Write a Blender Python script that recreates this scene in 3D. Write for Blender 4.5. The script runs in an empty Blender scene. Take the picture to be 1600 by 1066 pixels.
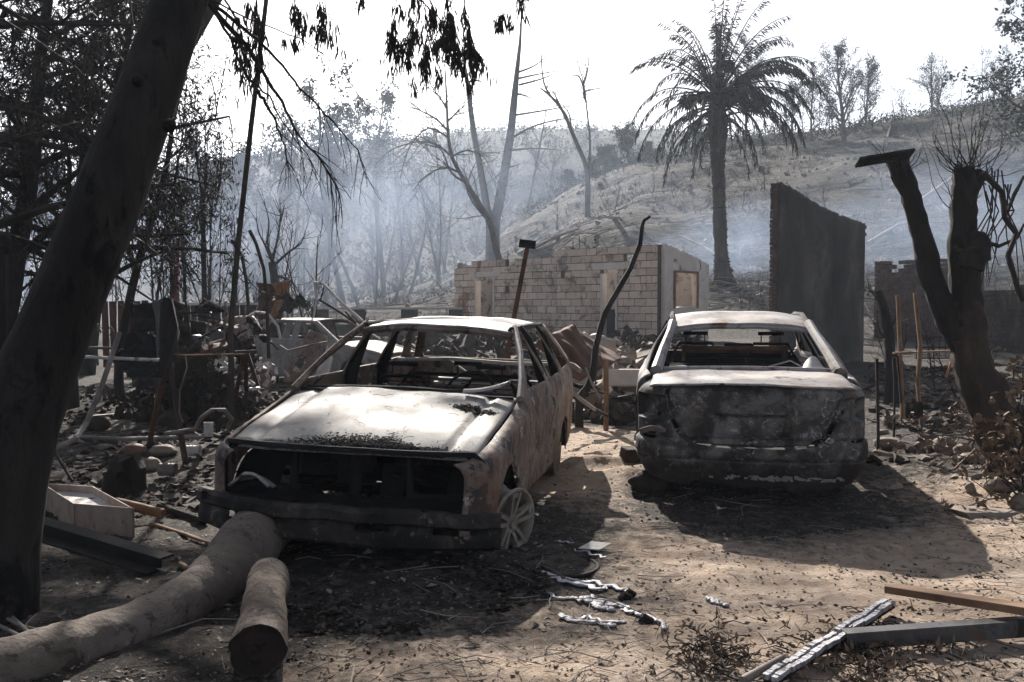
import bpy, math, random
import numpy as np
from mathutils import Vector, Matrix, Euler
sc = bpy.context.scene
COL = sc.collection
R = math.radians
# ------------------------------------------------------------------ camera, sky, sun, exposure
CH, FPX, HZ = 1.45, 1400.0, 478.0
TILT = math.atan((533 - HZ) / FPX)
cam = bpy.data.objects.new('camera', bpy.data.cameras.new('camera')); COL.objects.link(cam)
cam.location = (0, 0, CH); cam.rotation_euler = (math.pi / 2 - TILT, 0, 0)
cam.data.sensor_width = 36; cam.data.lens = FPX / 1600 * 36
cam.data.clip_start = .05; cam.data.clip_end = 3000
sc.camera = cam
SUN_EL, SUN_AZ = R(31), R(9)      # azimuth measured left of straight ahead
sv = Vector((-math.sin(SUN_AZ) * math.cos(SUN_EL), math.cos(SUN_AZ) * math.cos(SUN_EL), math.sin(SUN_EL)))
w = bpy.data.worlds.new('World'); sc.world = w; w.use_nodes = True
nt = w.node_tree; nt.nodes.clear()
sky = nt.nodes.new('ShaderNodeTexSky'); sky.sky_type = 'NISHITA'; sky.sun_disc = False
sky.sun_elevation = SUN_EL; sky.sun_rotation = -SUN_AZ
sky.air_density = .45; sky.dust_density = 1.8; sky.ozone_density = .6; sky.altitude = 200
bg = nt.nodes.new('ShaderNodeBackground'); bg.inputs[1].default_value = .065
wo = nt.nodes.new('ShaderNodeOutputWorld')
hs_ = nt.nodes.new('ShaderNodeHueSaturation'); hs_.inputs['Saturation'].default_value = .45; nt.links.new(sky.outputs[0], hs_.inputs['Color']); nt.links.new(hs_.outputs[0], bg.inputs[0]); nt.links.new(bg.outputs[0], wo.inputs[0])
sl = bpy.data.lights.new('sun', 'SUN'); sl.energy = 5.0; sl.angle = R(.5); sl.color = (1, .93, .84)
so = bpy.data.objects.new('sun', sl); COL.objects.link(so)
so.rotation_euler = sv.to_track_quat('Z', 'Y').to_euler()
sc.view_settings.view_transform = 'Standard'; sc.view_settings.look = 'None'
sc.view_settings.gamma = 1; sc.view_settings.exposure = 1.35
sc.cycles.max_bounces = 6; sc.cycles.volume_bounces = 1
sc.cycles.volume_step_rate = 1.0; sc.cycles.volume_max_steps = 128

# ------------------------------------------------------------------ helpers
rnd = random.Random(7)
def ray(px, py):
    dx = (px - 800) / FPX; dy = (533 - py) / FPX
    return Vector((dx, math.cos(TILT) + dy * math.sin(TILT), -math.sin(TILT) + dy * math.cos(TILT)))
def P(px, py, Y):
    d = ray(px, py); return Vector((0, 0, CH)) + d * (Y / d.y)
_rs = np.random.RandomState(3)
_L = _rs.rand(256, 256)
def vnoise(x, y):
    xi = np.floor(x).astype(int); yi = np.floor(y).astype(int); fx = x - xi; fy = y - yi
    fx = fx * fx * (3 - 2 * fx); fy = fy * fy * (3 - 2 * fy)
    a = _L[xi % 256, yi % 256]; b = _L[(xi + 1) % 256, yi % 256]; c = _L[xi % 256, (yi + 1) % 256]; d = _L[(xi + 1) % 256, (yi + 1) % 256]
    return (a * (1 - fx) + b * fx) * (1 - fy) + (c * (1 - fx) + d * fx) * fy
def fbm(x, y, o=4, g=.5):
    x = np.asarray(x, float); y = np.asarray(y, float); s = 0; a = 1; t = 0
    for k in range(o):
        s = s + a * vnoise(x * 2 ** k + 17.3 * k, y * 2 ** k + 9.1 * k); t += a; a *= g
    return s / t
def sm(t):
    t = np.clip(t, 0, 1); return t * t * (3 - 2 * t)
HA = [-.9, -.3, -.2, -.1, -.04, 0, .036, .07, .14, .285, .42, .57, .9, 1.5]
HH = [0, 0, .6, 3.2, 5.4, 8.0, 10.2, 12.2, 14.7, 16.2, 18.0, 20.4, 24, 26]
RA = [-1.5, -.8, -.45, -.25, -.15, .0, .2, .4, 1.5]
RH = [18, 24, 36, 44, 49, 51, 49, 40, 30]
def gz(X, Y):
    X = np.asarray(X, float); Y = np.asarray(Y, float)
    a = X / np.maximum(Y, 5)
    z = .45 * sm((Y - 12) / 12.) * sm((X + 3.6) / 3.) - .06 * sm((Y - 12) / 5) * sm((-2 - X) / 2) + .25 * sm((X - 3.2) / 2.5) * sm((Y - 4) / 3.) * sm((20 - Y) / 5)
    t = (Y - 28) / 57.
    h1 = np.interp(a, HA, HH) * (.45 * np.clip(t, 0, 1) + .55 * sm(t)) * (1 - .35 * sm((Y - 88) / 50.))
    h1 = h1 + sm((Y - 32) / 20.) * (fbm(X * .09 + 4, Y * .12, 4) - .5) * 3.3 * sm((150 - Y) / 60)
    h2 = np.interp(a, RA, RH) * sm((Y - 95) / 165.) + sm((Y - 100) / 60.) * (fbm(X * .02, Y * .02 + 5, 4) - .5) * 9 * sm((300 - Y) / 60)
    z = z + np.maximum(h1, h2) * np.where(Y > 28, 1, 0)
    n = (fbm(X * .8, Y * .8, 3) - .5) * .10 + (fbm(X * 5 + 3, Y * 5, 4) - .5) * .035
    z = z + n * np.clip(Y / 4, .6, 1.3)
    z = z - .03 * np.exp(-((X - 0) ** 2 + (Y - 5.35) ** 2) / .1)
    # earth ridge between the cars, ash heap beside the sedan wheel
    z = z + .10 * np.exp(-((Y - 8.05 - .15 * (X - .6)) / .13) ** 2) * sm((X - .35) / .2) * sm((1.5 - X) / .3)
    z = z + .11 * np.exp(-(((X - 1.02) / .35) ** 2 + ((Y - 7.35) / .3) ** 2))
    return z
def gzs(x, y): return float(gz(x, y))
def G(px, py):
    d = ray(px, py); t = 1.5
    while t < 400:
        p = Vector((0, 0, CH)) + d * t
        if p.z < gzs(p.x, p.y): break
        t *= 1.01
    return Vector((p.x, p.y, gzs(p.x, p.y)))
def on(x, y, dz=0): return Vector((x, y, gzs(x, y) + dz))

OFF = {}
def _tag(o, label=None, cat=None, group=None, kind=None):
    if label: o['label'] = label
    if cat: o['category'] = cat
    if group: o['group'] = group
    if kind: o['kind'] = kind
def thing(name, label, cat, loc=(0, 0, 0), rot=(0, 0, 0), group=None, local=False):
    o = bpy.data.objects.new(name, None); COL.objects.link(o)
    o.empty_display_size = .2
    o.location = loc; o.rotation_euler = rot; _tag(o, label, cat, group)
    OFF[o.name] = Vector((0, 0, 0)) if local else Vector(loc)
    return o
class B:
    def __init__(s): s.v = []; s.f = []
    def add(s, vs, fs):
        n = len(s.v); s.v.extend(vs); s.f.extend([tuple(i + n for i in f) for f in fs]); return s
    def tube(s, path, rad, n=6, cap=True, rough=0):
        path = [Vector(p) for p in path]
        if not hasattr(rad, '__len__'): rad = [rad] * len(path)
        if len(rad) == 2 and len(path) > 2:
            rad = [rad[0] + (rad[1] - rad[0]) * i / (len(path) - 1) for i in range(len(path))]
        vs = []; fs = []; up = None
        for i, p in enumerate(path):
            t = (path[min(i + 1, len(path) - 1)] - path[max(i - 1, 0)])
            if t.length < 1e-7: t = Vector((0, 0, 1))
            t.normalize()
            if up is None: up = Vector((0, 0, 1)) if abs(t.z) < .9 else Vector((1, 0, 0))
            a = t.cross(up)
            if a.length < 1e-5: a = t.cross(Vector((1, 0, .3)))
            a.normalize(); b = a.cross(t).normalized(); up = b
            for k in range(n):
                th = 2 * math.pi * k / n; r = rad[i] * (1 + (rnd.uniform(-rough, rough) if rough else 0))
                vs.append(p + a * math.cos(th) * r + b * math.sin(th) * r)
        for i in range(len(path) - 1):
            for k in range(n):
                k2 = (k + 1) % n; fs.append((i * n + k, i * n + k2, (i + 1) * n + k2, (i + 1) * n + k))
        if cap:
            fs.append(tuple(range(n))[::-1]); fs.append(tuple((len(path) - 1) * n + k for k in range(n)))
        return s.add(vs, fs)
    def box(s, c, size, rot=None, jit=0):
        c = Vector(c); m = rot.to_matrix() if isinstance(rot, Euler) else (rot or Matrix.Identity(3)); vs = []
        for sx in (-.5, .5):
            for sy in (-.5, .5):
                for sz in (-.5, .5):
                    q = Vector((sx * size[0], sy * size[1], sz * size[2]))
                    if jit: q += Vector((rnd.uniform(-jit, jit), rnd.uniform(-jit, jit), rnd.uniform(-jit, jit)))
                    vs.append(c + m @ q)
        return s.add(vs, [(0, 1, 3, 2), (4, 6, 7, 5), (0, 4, 5, 1), (2, 3, 7, 6), (0, 2, 6, 4), (1, 5, 7, 3)])
    def beam(s, a, b, w, h, up=(0, 0, 1)):
        a = Vector(a); b = Vector(b); t = (b - a).normalized(); u = Vector(up)
        x = t.cross(u)
        if x.length < 1e-4: x = t.cross(Vector((1, 0, 0)))
        x.normalize(); z = x.cross(t).normalized(); vs = []
        for p in (a, b):
            for sx, sz in ((-1, -1), (1, -1), (1, 1), (-1, 1)): vs.append(p + x * sx * w / 2 + z * sz * h / 2)
        return s.add(vs, [(0, 3, 2, 1), (4, 5, 6, 7), (0, 1, 5, 4), (1, 2, 6, 5), (2, 3, 7, 6), (3, 0, 4, 7)])
    def grid(s, fn, nu, nv, skip=None):
        vs = [fn(i / nu, j / nv) for j in range(nv + 1) for i in range(nu + 1)]
        fs = [(j * (nu + 1) + i, j * (nu + 1) + i + 1, (j + 1) * (nu + 1) + i + 1, (j + 1) * (nu + 1) + i)
              for j in range(nv) for i in range(nu) if not (skip and skip((i + .5) / nu, (j + .5) / nv))]
        return s.add(vs, fs)
    def lathe(s, prof, n=24, c=(0, 0, 0), axis='z', closed=False):
        c = Vector(c); vs = []; m = len(prof)
        for k in range(n):
            th = 2 * math.pi * k / n; ct, st = math.cos(th), math.sin(th)
            for r, z in prof:
                vs.append(c + (Vector((r * ct, r * st, z)) if axis == 'z' else Vector((z, r * ct, r * st))))
        fs = []
        for k in range(n):
            k2 = (k + 1) % n
            for i in range(m - 1 + (1 if closed else 0)):
                j = (i + 1) % m; fs.append((k * m + i, k2 * m + i, k2 * m + j, k * m + j))
        return s.add(vs, fs)
    def panel(s, outline, holes, res, fn):
        polys = [np.array(outline, float)] + [np.array(h, float) for h in holes]
        lo = polys[0].min(0); hi = polys[0].max(0); nx = int(math.ceil((hi[0] - lo[0]) / res)) + 1; ny = int(math.ceil((hi[1] - lo[1]) / res)) + 1
        cx = lo[0] + (np.arange(nx) + .5) * res; cy = lo[1] + (np.arange(ny) + .5) * res
        CX, CY = np.meshgrid(cx, cy, indexing='ij'); ins = np.zeros(CX.shape, bool)
        for pl in polys:
            q = np.roll(pl, -1, 0)
            for (x0, y0), (x1, y1) in zip(pl, q):
                if y0 == y1: continue
                c = ((y0 > CY) != (y1 > CY)) & (CX < (x1 - x0) * (CY - y0) / (y1 - y0) + x0); ins ^= c
        cnt = {}; cells = []
        for i, j in zip(*np.nonzero(ins)):
            c4 = ((i, j), (i + 1, j), (i + 1, j + 1), (i, j + 1)); cells.append(c4)
            for k in c4: cnt[k] = cnt.get(k, 0) + 1
        A = np.concatenate(polys); Bq = np.concatenate([np.roll(pl, -1, 0) for pl in polys]); D = Bq - A; DD = (D ** 2).sum(1) + 1e-12
        idx = {}; vs = []
        for k, c in cnt.items():
            p = lo + np.array(k) * res
            if c < 4:
                t = np.clip(((p - A) * D).sum(1) / DD, 0, 1); q = A + D * t[:, None]; d = ((q - p) ** 2).sum(1); m = d.argmin()
                if d[m] < (res * 1.1) ** 2: p = q[m]
            idx[k] = len(vs); vs.append(Vector(fn(p[0], p[1])))
        return s.add(vs, [tuple(idx[k] for k in c4) for c4 in cells])
    def build(s, name, mat, parent=None, label=None, cat=None, group=None, kind=None, smooth=True, solid=0, bevel=0, world=True):
        me = bpy.data.meshes.new(name)
        if parent is not None: off = OFF[parent.name]
        elif not world: off = Vector((0, 0, 0))
        else:
            n = len(s.v); off = Vector((sum(v[0] for v in s.v) / n, sum(v[1] for v in s.v) / n, min(v[2] for v in s.v)))
        me.from_pydata([(v[0] - off[0], v[1] - off[1], v[2] - off[2]) for v in s.v], [], s.f)
        if smooth: me.polygons.foreach_set('use_smooth', [True] * len(me.polygons))
        me.materials.append(mat)
        o = bpy.data.objects.new(name, me); COL.objects.link(o)
        if parent is not None: o.parent = parent
        else: o.location = off
        OFF[o.name] = off
        if smooth and smooth != 'full':
            try: me.set_sharp_from_angle(angle=R(40))
            except Exception: pass
        if solid:
            m = o.modifiers.new('s', 'SOLIDIFY'); m.thickness = solid; m.offset = -1
        if bevel:
            m = o.modifiers.new('b', 'BEVEL'); m.width = bevel; m.segments = 2; m.limit_method = 'ANGLE'
        _tag(o, label, cat, group, kind)
        return o

# ------------------------------------------------------------------ materials
def lk(nt, a, b): nt.links.new(a, b)
def ramp(nt, stops, fac):
    n = nt.nodes.new('ShaderNodeValToRGB'); e = n.color_ramp.elements
    while len(e) < len(stops): e.new(.5)
    for el, (p, c) in zip(e, stops):
        el.position = p; el.color = (*c, 1) if hasattr(c, '__len__') else (c, c, c, 1)
    lk(nt, fac, n.inputs[0]); return n.outputs[0]
def noise(nt, vec, scale, detail=6, rough=.6, dist=0):
    n = nt.nodes.new('ShaderNodeTexNoise'); n.inputs['Scale'].default_value = scale; n.inputs['Detail'].default_value = detail
    n.inputs['Roughness'].default_value = rough; n.inputs['Distortion'].default_value = dist; lk(nt, vec, n.inputs['Vector']); return n.outputs[0]
def mixc(nt, f, a, b, mode='MIX'):
    n = nt.nodes.new('ShaderNodeMix'); n.data_type = 'RGBA'; n.blend_type = mode
    for s, v in ((n.inputs[0], f), (n.inputs[6], a), (n.inputs[7], b)):
        if hasattr(v, 'links'): lk(nt, v, s)
        elif s is n.inputs[0]: s.default_value = v
        else: s.default_value = (*v, 1)
    return n.outputs[2]
def newmat(name):
    m = bpy.data.materials.new(name); m.use_nodes = True; nt = m.node_tree; b = nt.nodes['Principled BSDF']
    tc = nt.nodes.new('ShaderNodeTexCoord'); return m, nt, b, tc.outputs['Object']
def bump(nt, b, vec, scale, strength, dist=.02, h=None, detail=8):
    n = nt.nodes.new('ShaderNodeBump'); n.inputs['Strength'].default_value = strength; n.inputs['Distance'].default_value = dist
    lk(nt, h if h is not None else noise(nt, vec, scale, detail, .65), n.inputs['Height']); lk(nt, n.outputs[0], b.inputs['Normal'])
def pmat(name, stops, scale=4, layers=(), rough=.85, bs=30, bstr=.4, bd=.01, metal=0, stretch=None, spec=.3, cracks=()):
    """ramp of noise, then layers (stops colour, mask scale, lo, hi)"""
    m, nt, b, v = newmat(name)
    if stretch:
        mp = nt.nodes.new('ShaderNodeMapping'); mp.inputs['Scale'].default_value = stretch; lk(nt, v, mp.inputs[0]); v = mp.outputs[0]
    c = ramp(nt, stops, noise(nt, v, scale, 8, .65, .3))
    for col, ms, lo, hi in layers:
        f = ramp(nt, [(lo, 0.), (hi, 1.)], noise(nt, v, ms, 9, .68, .4)); c = mixc(nt, f, c, col)
    for col, ms, wd_ in cracks:      # thin wandering lines where the noise crosses its middle
        n = noise(nt, v, ms, 5, .6, 1.2); f = ramp(nt, [(.5 - wd_, 0.), (.5, .85), (.5 + wd_, 0.)], n); g = ramp(nt, [(.48, 0.), (.6, 1.)], noise(nt, v, ms * .35, 3, .6))
        mm = nt.nodes.new('ShaderNodeMath'); mm.operation = 'MULTIPLY'; lk(nt, f, mm.inputs[0]); lk(nt, g, mm.inputs[1]); c = mixc(nt, mm.outputs[0], c, col)
    lk(nt, c, b.inputs['Base Color']); b.inputs['Roughness'].default_value = rough; b.inputs['Metallic'].default_value = metal
    b.inputs['Specular IOR Level'].default_value = spec
    bump(nt, b, v, bs, bstr, bd); return m
K = (.012, .011, .011)
M = {}
M['ash_panel'] = pmat('ash_white_burnt_metal', [(.3, (.13, .10, .085)), (.42, (.2, .18, .17)), (.56, (.28, .27, .265)), (.72, (.19, .187, .20))], 2.6,
    [((.17, .095, .06), 2.4, .54, .70), ((.12, .115, .12), 16, .58, .62), ((.42, .41, .41), 30, .62, .66), ((.03, .027, .026), 6, .64, .68)], .6, 90, .35, .003, cracks=[((.07, .05, .04), 4, .010), ((.10, .09, .085), 12, .012)])
M['burnt_side'] = pmat('mottled_burnt_paint', [(.3, (.06, .045, .04)), (.44, (.17, .125, .10)), (.56, (.27, .21, .17)), (.7, (.34, .30, .27))], 3.2,
    [((.05, .045, .05), 4.5, .55, .57), ((.40, .36, .33), 9, .60, .62), ((.14, .065, .035), 2, .52, .72), ((.03, .028, .028), 22, .62, .64), ((.40, .36, .33), 28, .64, .66)], .75, 45, .35, .004)
M['sedan_pale'] = pmat('pale_scorched_metal', [(.3, (.2, .16, .14)), (.5, (.36, .335, .325)), (.7, (.31, .305, .32))], 2.4,
    [((.16, .10, .07), 3.2, .55, .68), ((.14, .13, .13), 18, .58, .62), ((.04, .036, .036), 7, .62, .66)], .6, 60, .2, .004)
M['sedan_rear'] = pmat('sooty_scorched_metal', [(.33, (.016, .015, .015)), (.47, (.05, .045, .042)), (.55, (.11, .10, .10)), (.66, (.16, .15, .155))], 2.6,
    [((.30, .29, .29), 9, .58, .60), ((.20, .19, .19), 24, .60, .62), ((.015, .013, .013), 3.0, .50, .56), ((.13, .07, .035), 2.6, .60, .75)], .8, 40, .5, .006)
M['soot'] = pmat('soot_black_metal', [(.35, (.006, .006, .006)), (.6, (.014, .013, .012)), (.75, (.035, .03, .027))], 6, [((.08, .05, .035), 5, .66, .8)], .85, 40, .5, .006)
M['rust'] = pmat('dark_rust', [(.3, (.03, .018, .013)), (.5, (.075, .038, .025)), (.7, (.13, .07, .046))], 5, [(K, 3, .55, .65)], .85, 60, .4, .004)
M['rust_sheet'] = pmat('red_brown_rusted_sheet', [(.3, (.035, .016, .011)), (.5, (.08, .032, .019)), (.7, (.13, .055, .032))], 2, [((.02, .015, .013), 3, .58, .7)], .8, 60, .3, .004)
M['rim'] = pmat('scorched_alloy', [(.3, (.13, .11, .09)), (.6, (.3, .26, .22)), (.75, (.42, .38, .34))], 9, [(K, 12, .6, .7)], .6, 60, .3, .003)
M['pipe'] = pmat('heat_stained_steel_pipe', [(.3, (.07, .055, .05)), (.55, (.2, .17, .15)), (.75, (.36, .34, .33))], 4, [], .6, 60, .3, .002)
M['pale_metal'] = pmat('ash_coated_metal', [(.3, (.3, .27, .25)), (.6, (.55, .53, .52))], 5, [((.06, .05, .045), 6, .58, .64)], .6, 60, .3, .003)
M['bark'] = pmat('smoked_smooth_bark', [(.3, (.012, .010, .009)), (.5, (.026, .0225, .02)), (.7, (.05, .043, .038))], 3.5, [((.006, .0055, .005), 7, .54, .62), ((.05, .045, .04), 26, .68, .71)], .9, 12, 1., .04, stretch=(1, 1, .35), cracks=[((.004, .004, .004), 5, .02)])
M['char'] = pmat('charred_bark', [(.3, (.008, .007, .007)), (.6, (.022, .018, .016)), (.75, (.05, .038, .03))], 6, [], .9, 25, 1., .02, stretch=(1, 1, .4))
M['char_brown'] = pmat('brown_charred_bark', [(.3, (.012, .009, .008)), (.55, (.045, .032, .026)), (.75, (.10, .07, .055))], 4, [], .9, 25, 1., .02, stretch=(1, 1, .4))
M['grey_tree'] = pmat('grey_scorched_wood', [(.3, (.06, .052, .048)), (.6, (.12, .105, .095)), (.75, (.2, .18, .165))], 1.5, [], .9, 10, .5, .03)
M['log'] = pmat('pale_fallen_trunk_bark', [(.3, (.10, .078, .062)), (.5, (.17, .138, .115)), (.7, (.23, .195, .17))], 2.8, [((.07, .052, .044), 5, .56, .62), ((.05, .04, .035), 20, .63, .66), ((.29, .26, .235), 11, .62, .66)], .8, 14, .8, .03, cracks=[((.03, .024, .02), 5, .012), ((.05, .04, .034), 11, .015)])
M['log_dark'] = pmat('weathered_charred_bark', [(.3, (.06, .046, .038)), (.5, (.13, .10, .08)), (.7, (.19, .155, .13))], 3.5, [((.025, .02, .017), 6, .52, .60), ((.22, .19, .165), 17, .62, .66)], .85, 14, 1., .03, cracks=[((.015, .012, .01), 6, .02), ((.03, .024, .02), 14, .02)])
M['twig'] = pmat('dark_twig', [(.3, (.014, .011, .010)), (.7, (.04, .032, .028))], 4, [], .9)
M['ash_twig'] = pmat('ash_grey_twig', [(.3, (.12, .10, .09)), (.7, (.34, .31, .29))], 1, [], .9)
M['leaf'] = pmat('scorched_leaf', [(.3, (.018, .016, .013)), (.5, (.04, .034, .026)), (.7, (.07, .055, .038))], 3, [], .8)
M['leaf_green'] = pmat('smoky_green_leaf', [(.3, (.025, .026, .018)), (.6, (.05, .05, .034)), (.75, (.075, .062, .042))], .5, [], .8)
M['leaf_brown'] = pmat('dry_brown_leaf', [(.3, (.09, .06, .04)), (.55, (.19, .13, .085)), (.75, (.3, .22, .15))], 3, [], .75)
M['stone'] = pmat('river_stone', [(.3, (.13, .105, .085)), (.55, (.24, .2, .165)), (.75, (.32, .28, .25))], 5, [((.06, .05, .045), 4, .58, .7)], .85, 30, .4, .01)
M['concrete'] = pmat('smoked_plaster', [(.3, (.03, .026, .024)), (.5, (.07, .062, .055)), (.7, (.16, .14, .12))], .8, [((.05, .047, .046), 1.6, .54, .68), ((.07, .06, .055), 14, .62, .68)], .9, 30, .35, .006)
M['brick_dark'] = pmat('smoke_dark_brick', [(.3, (.05, .035, .032)), (.6, (.12, .085, .075)), (.75, (.19, .15, .135))], 5, [], .9, 30, .5, .01)
M['plaster'] = pmat('peeling_pale_plaster', [(.3, (.50, .43, .36)), (.55, (.62, .56, .50)), (.7, (.70, .66, .61))], 1.7, [((.17, .10, .07), 3.2, .60, .66), ((.05, .04, .035), 5, .67, .7)], .9, 25, .4, .01)
M['wood'] = pmat('scorched_plank', [(.3, (.08, .045, .028)), (.55, (.2, .12, .07)), (.75, (.3, .19, .12))], 5, [(K, 3, .6, .7)], .8, 30, .5, .006, stretch=(.2, 1, 1))
M['clay'] = pmat('smoked_terracotta', [(.3, (.07, .045, .036)), (.55, (.17, .1, .075)), (.75, (.27, .19, .16))], 4, [((.04, .035, .033), 3, .56, .66)], .7)
M['melt'] = pmat('resolidified_aluminium', [(.3, (.16, .16, .18)), (.5, (.32, .325, .36)), (.75, (.46, .46, .50))], 18, [((.10, .095, .10), 26, .55, .62), ((.22, .18, .15), 9, .56, .64)], .55, 70, .7, .006, metal=.2, spec=.4)
M['steel'] = pmat('dull_galvanised_channel', [(.3, (.06, .058, .06)), (.6, (.14, .138, .14)), (.75, (.22, .215, .215))], 4, [((.03, .027, .027), 4, .52, .62), ((.12, .075, .05), 7, .58, .66)], .5, 40, .2, .003, metal=.4)
M['cloth'] = pmat('pale_plastic', [(.3, (.34, .32, .30)), (.7, (.50, .48, .45))], 6, [], .6)

def ground_mat(name, near):
    m, nt, b, v = newmat(name)
    at = nt.nodes.new('ShaderNodeAttribute'); at.attribute_name = 'dirt'
    n1 = noise(nt, v, 1.1 if near else .12, 10, .7, .3); n2 = noise(nt, v, 9 if near else 1.2, 9, .75)
    n3 = noise(nt, v, 60 if near else 5, 5, .7)
    if near:
        dirt = ramp(nt, [(.3, (.21, .16, .125)), (.45, (.35, .275, .22)), (.6, (.48, .395, .325)), (.72, (.56, .485, .415))], n2)
        dirt = mixc(nt, ramp(nt, [(.46, 0.), (.66, .7)], n1), dirt, (.42, .31, .225))
        ash = ramp(nt, [(.32, (.014, .013, .013)), (.48, (.045, .04, .037)), (.6, (.10, .087, .078)), (.7, (.2, .175, .155))], n2)
        specks = ramp(nt, [(.60, 0.), (.68, 1.)], n3); ash = mixc(nt, specks, ash, (.26, .235, .215))
        dk = ramp(nt, [(.64, 0.), (.70, 1.)], noise(nt, v, 34, 6, .75)); dirt = mixc(nt, dk, dirt, (.06, .05, .042))
    else:
        dirt = ramp(nt, [(.3, (.06, .052, .046)), (.5, (.125, .107, .094)), (.7, (.2, .172, .148))], n2)
        ash = ramp(nt, [(.34, (.02, .019, .018)), (.5, (.07, .064, .06)), (.66, (.15, .138, .13))], n2)
        specks = ramp(nt, [(.58, 0.), (.66, 1.)], n3); ash = mixc(nt, specks, ash, (.24, .22, .21))
    mt = nt.nodes.new('ShaderNodeMath'); mt.operation = 'MULTIPLY_ADD'; lk(nt, n1, mt.inputs[0]); mt.inputs[1].default_value = .9; lk(nt, at.outputs['Fac'], mt.inputs[2])
    m2 = nt.nodes.new('ShaderNodeMath'); m2.operation = 'MULTIPLY_ADD'; lk(nt, n2, m2.inputs[0]); m2.inputs[1].default_value = .7; lk(nt, mt.outputs[0], m2.inputs[2])
    f = ramp(nt, [(.0, 0.), (1., 1.)], m2.outputs[0])
    mr = nt.nodes.new('ShaderNodeMapRange'); mr.inputs[1].default_value = 1.08; mr.inputs[2].default_value = 1.42; lk(nt, m2.outputs[0], mr.inputs[0])
    c = mixc(nt, mr.outputs[0], ash, dirt)
    lk(nt, c, b.inputs['Base Color']); b.inputs['Roughness'].default_value = .95; b.inputs['Specular IOR Level'].default_value = .15
    h = nt.nodes.new('ShaderNodeMath'); h.operation = 'MULTIPLY_ADD'; lk(nt, n3, h.inputs[0]); h.inputs[1].default_value = .35; lk(nt, n2, h.inputs[2])
    bump(nt, b, v, 1, .9, .05 if near else .8, h=h.outputs[0])
    return m
M['ground'] = ground_mat('ash_and_dirt_ground', True); M['hill'] = ground_mat('burnt_hillside_soil', False)

# ------------------------------------------------------------------ ground, hills
def axis(lo, a, b, hi, fine, grow=1.12, mx=3.):
    c = list(np.arange(a, b, fine)); s = fine; x = c[-1]
    while x < hi: s = min(s * grow, mx); x += s; c.append(min(x, hi))
    s = fine; x = c[0]; pre = []
    while x > lo: s = min(s * grow, mx); x -= s; pre.append(max(x, lo))
    return np.array(sorted(set(pre + c)))
BL = [(1.0, 5.2, 1.5, 1.6, .5), (2.9, 3.9, 2.6, 1.5, .55), (.55, 7.6, .6, 1.6, .7), (.7, 9.5, .9, 1.6, .7), (3.9, 6.6, 1.2, 2.2, .45), (5.5, 5, 2.5, 2, .45),
      (-.2, 3.5, 1.5, .55, .32), (-4.2, 10.5, 2.5, 1.5, .28), (-1, 14, 4, 2, .35), (2, 17, 4, 4, .6), (3, 21, 3, 2, .5), (-4, 6, 1.5, .8, .15), (2.6, 5.6, .7, 1.0, .25),  # broad pale patches before the block house, added to bounce light onto it
      (.2, 5.6, .55, 1.0, -.45), (-1., 4.8, 1.2, .7, -.4), (1.8, 6.4, 1.0, .9, -.6), (-2.6, 4.4, 1.4, .8, -.1), (3.6, 3.5, .5, .4, -.3), (6.5, 9, 2, 3, -.1)]
def terrain(name, xs, ys, mat, near, sink=0):
    X, Y = np.meshgrid(xs, ys, indexing='xy'); Z = gz(X, Y) - sink * sm((146 - Y) / 8)
    if near: Z = Z + (fbm(X * 22, Y * 22, 3) - .5) * .02 * (np.abs(Y - 7) < 8)
    nx, ny = len(xs), len(ys)
    me = bpy.data.meshes.new(name); n = nx * ny
    I = np.arange(n).reshape(ny, nx); F = np.stack([I[:-1, :-1], I[:-1, 1:], I[1:, 1:], I[1:, :-1]], -1).reshape(-1, 4)
    me.vertices.add(n); me.vertices.foreach_set('co', np.stack([X, Y, Z], -1).reshape(-1))
    me.loops.add(F.size); me.loops.foreach_set('vertex_index', F.reshape(-1).astype(np.int32))
    me.polygons.add(len(F)); me.polygons.foreach_set('loop_start', np.arange(0, F.size, 4, dtype=np.int32)); me.polygons.foreach_set('loop_total', np.full(len(F), 4, dtype=np.int32))
    me.update(calc_edges=True); me.polygons.foreach_set('use_smooth', np.ones(len(F), bool))
    d = np.zeros_like(X)
    if near:
        for (bx, by, rx, ry, wt) in BL: d += wt * np.exp(-(((X - bx) / rx) ** 2 + ((Y - by) / ry) ** 2))
    else: d = .25 * sm((X - 10) / 20) + 1.1 * (fbm(X * .05, Y * .11 + 3, 4) - .45) - .2
    a = me.attributes.new('dirt', 'FLOAT', 'POINT'); a.data.foreach_set('value', d.reshape(-1))
    me.materials.append(mat); o = bpy.data.objects.new(name, me); COL.objects.link(o); o['kind'] = 'structure'; return o
terrain('ground', axis(-60, -5.5, 6.5, 60, .045, 1.06, 2.), np.append(axis(-20, 2.8, 9.5, 29.5, .04, 1.05, .35), 30.), M['ground'], True)
terrain('hillside', axis(-160, -30, 60, 200, .5, 1.1, 4), np.append(axis(30., 31, 95, 139.5, .5, 1.1, 2), 140.), M['hill'], False)
terrain('distant_hill', np.linspace(-700, 700, 350), np.linspace(138, 720, 200), M['hill'], False, .35)

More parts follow.
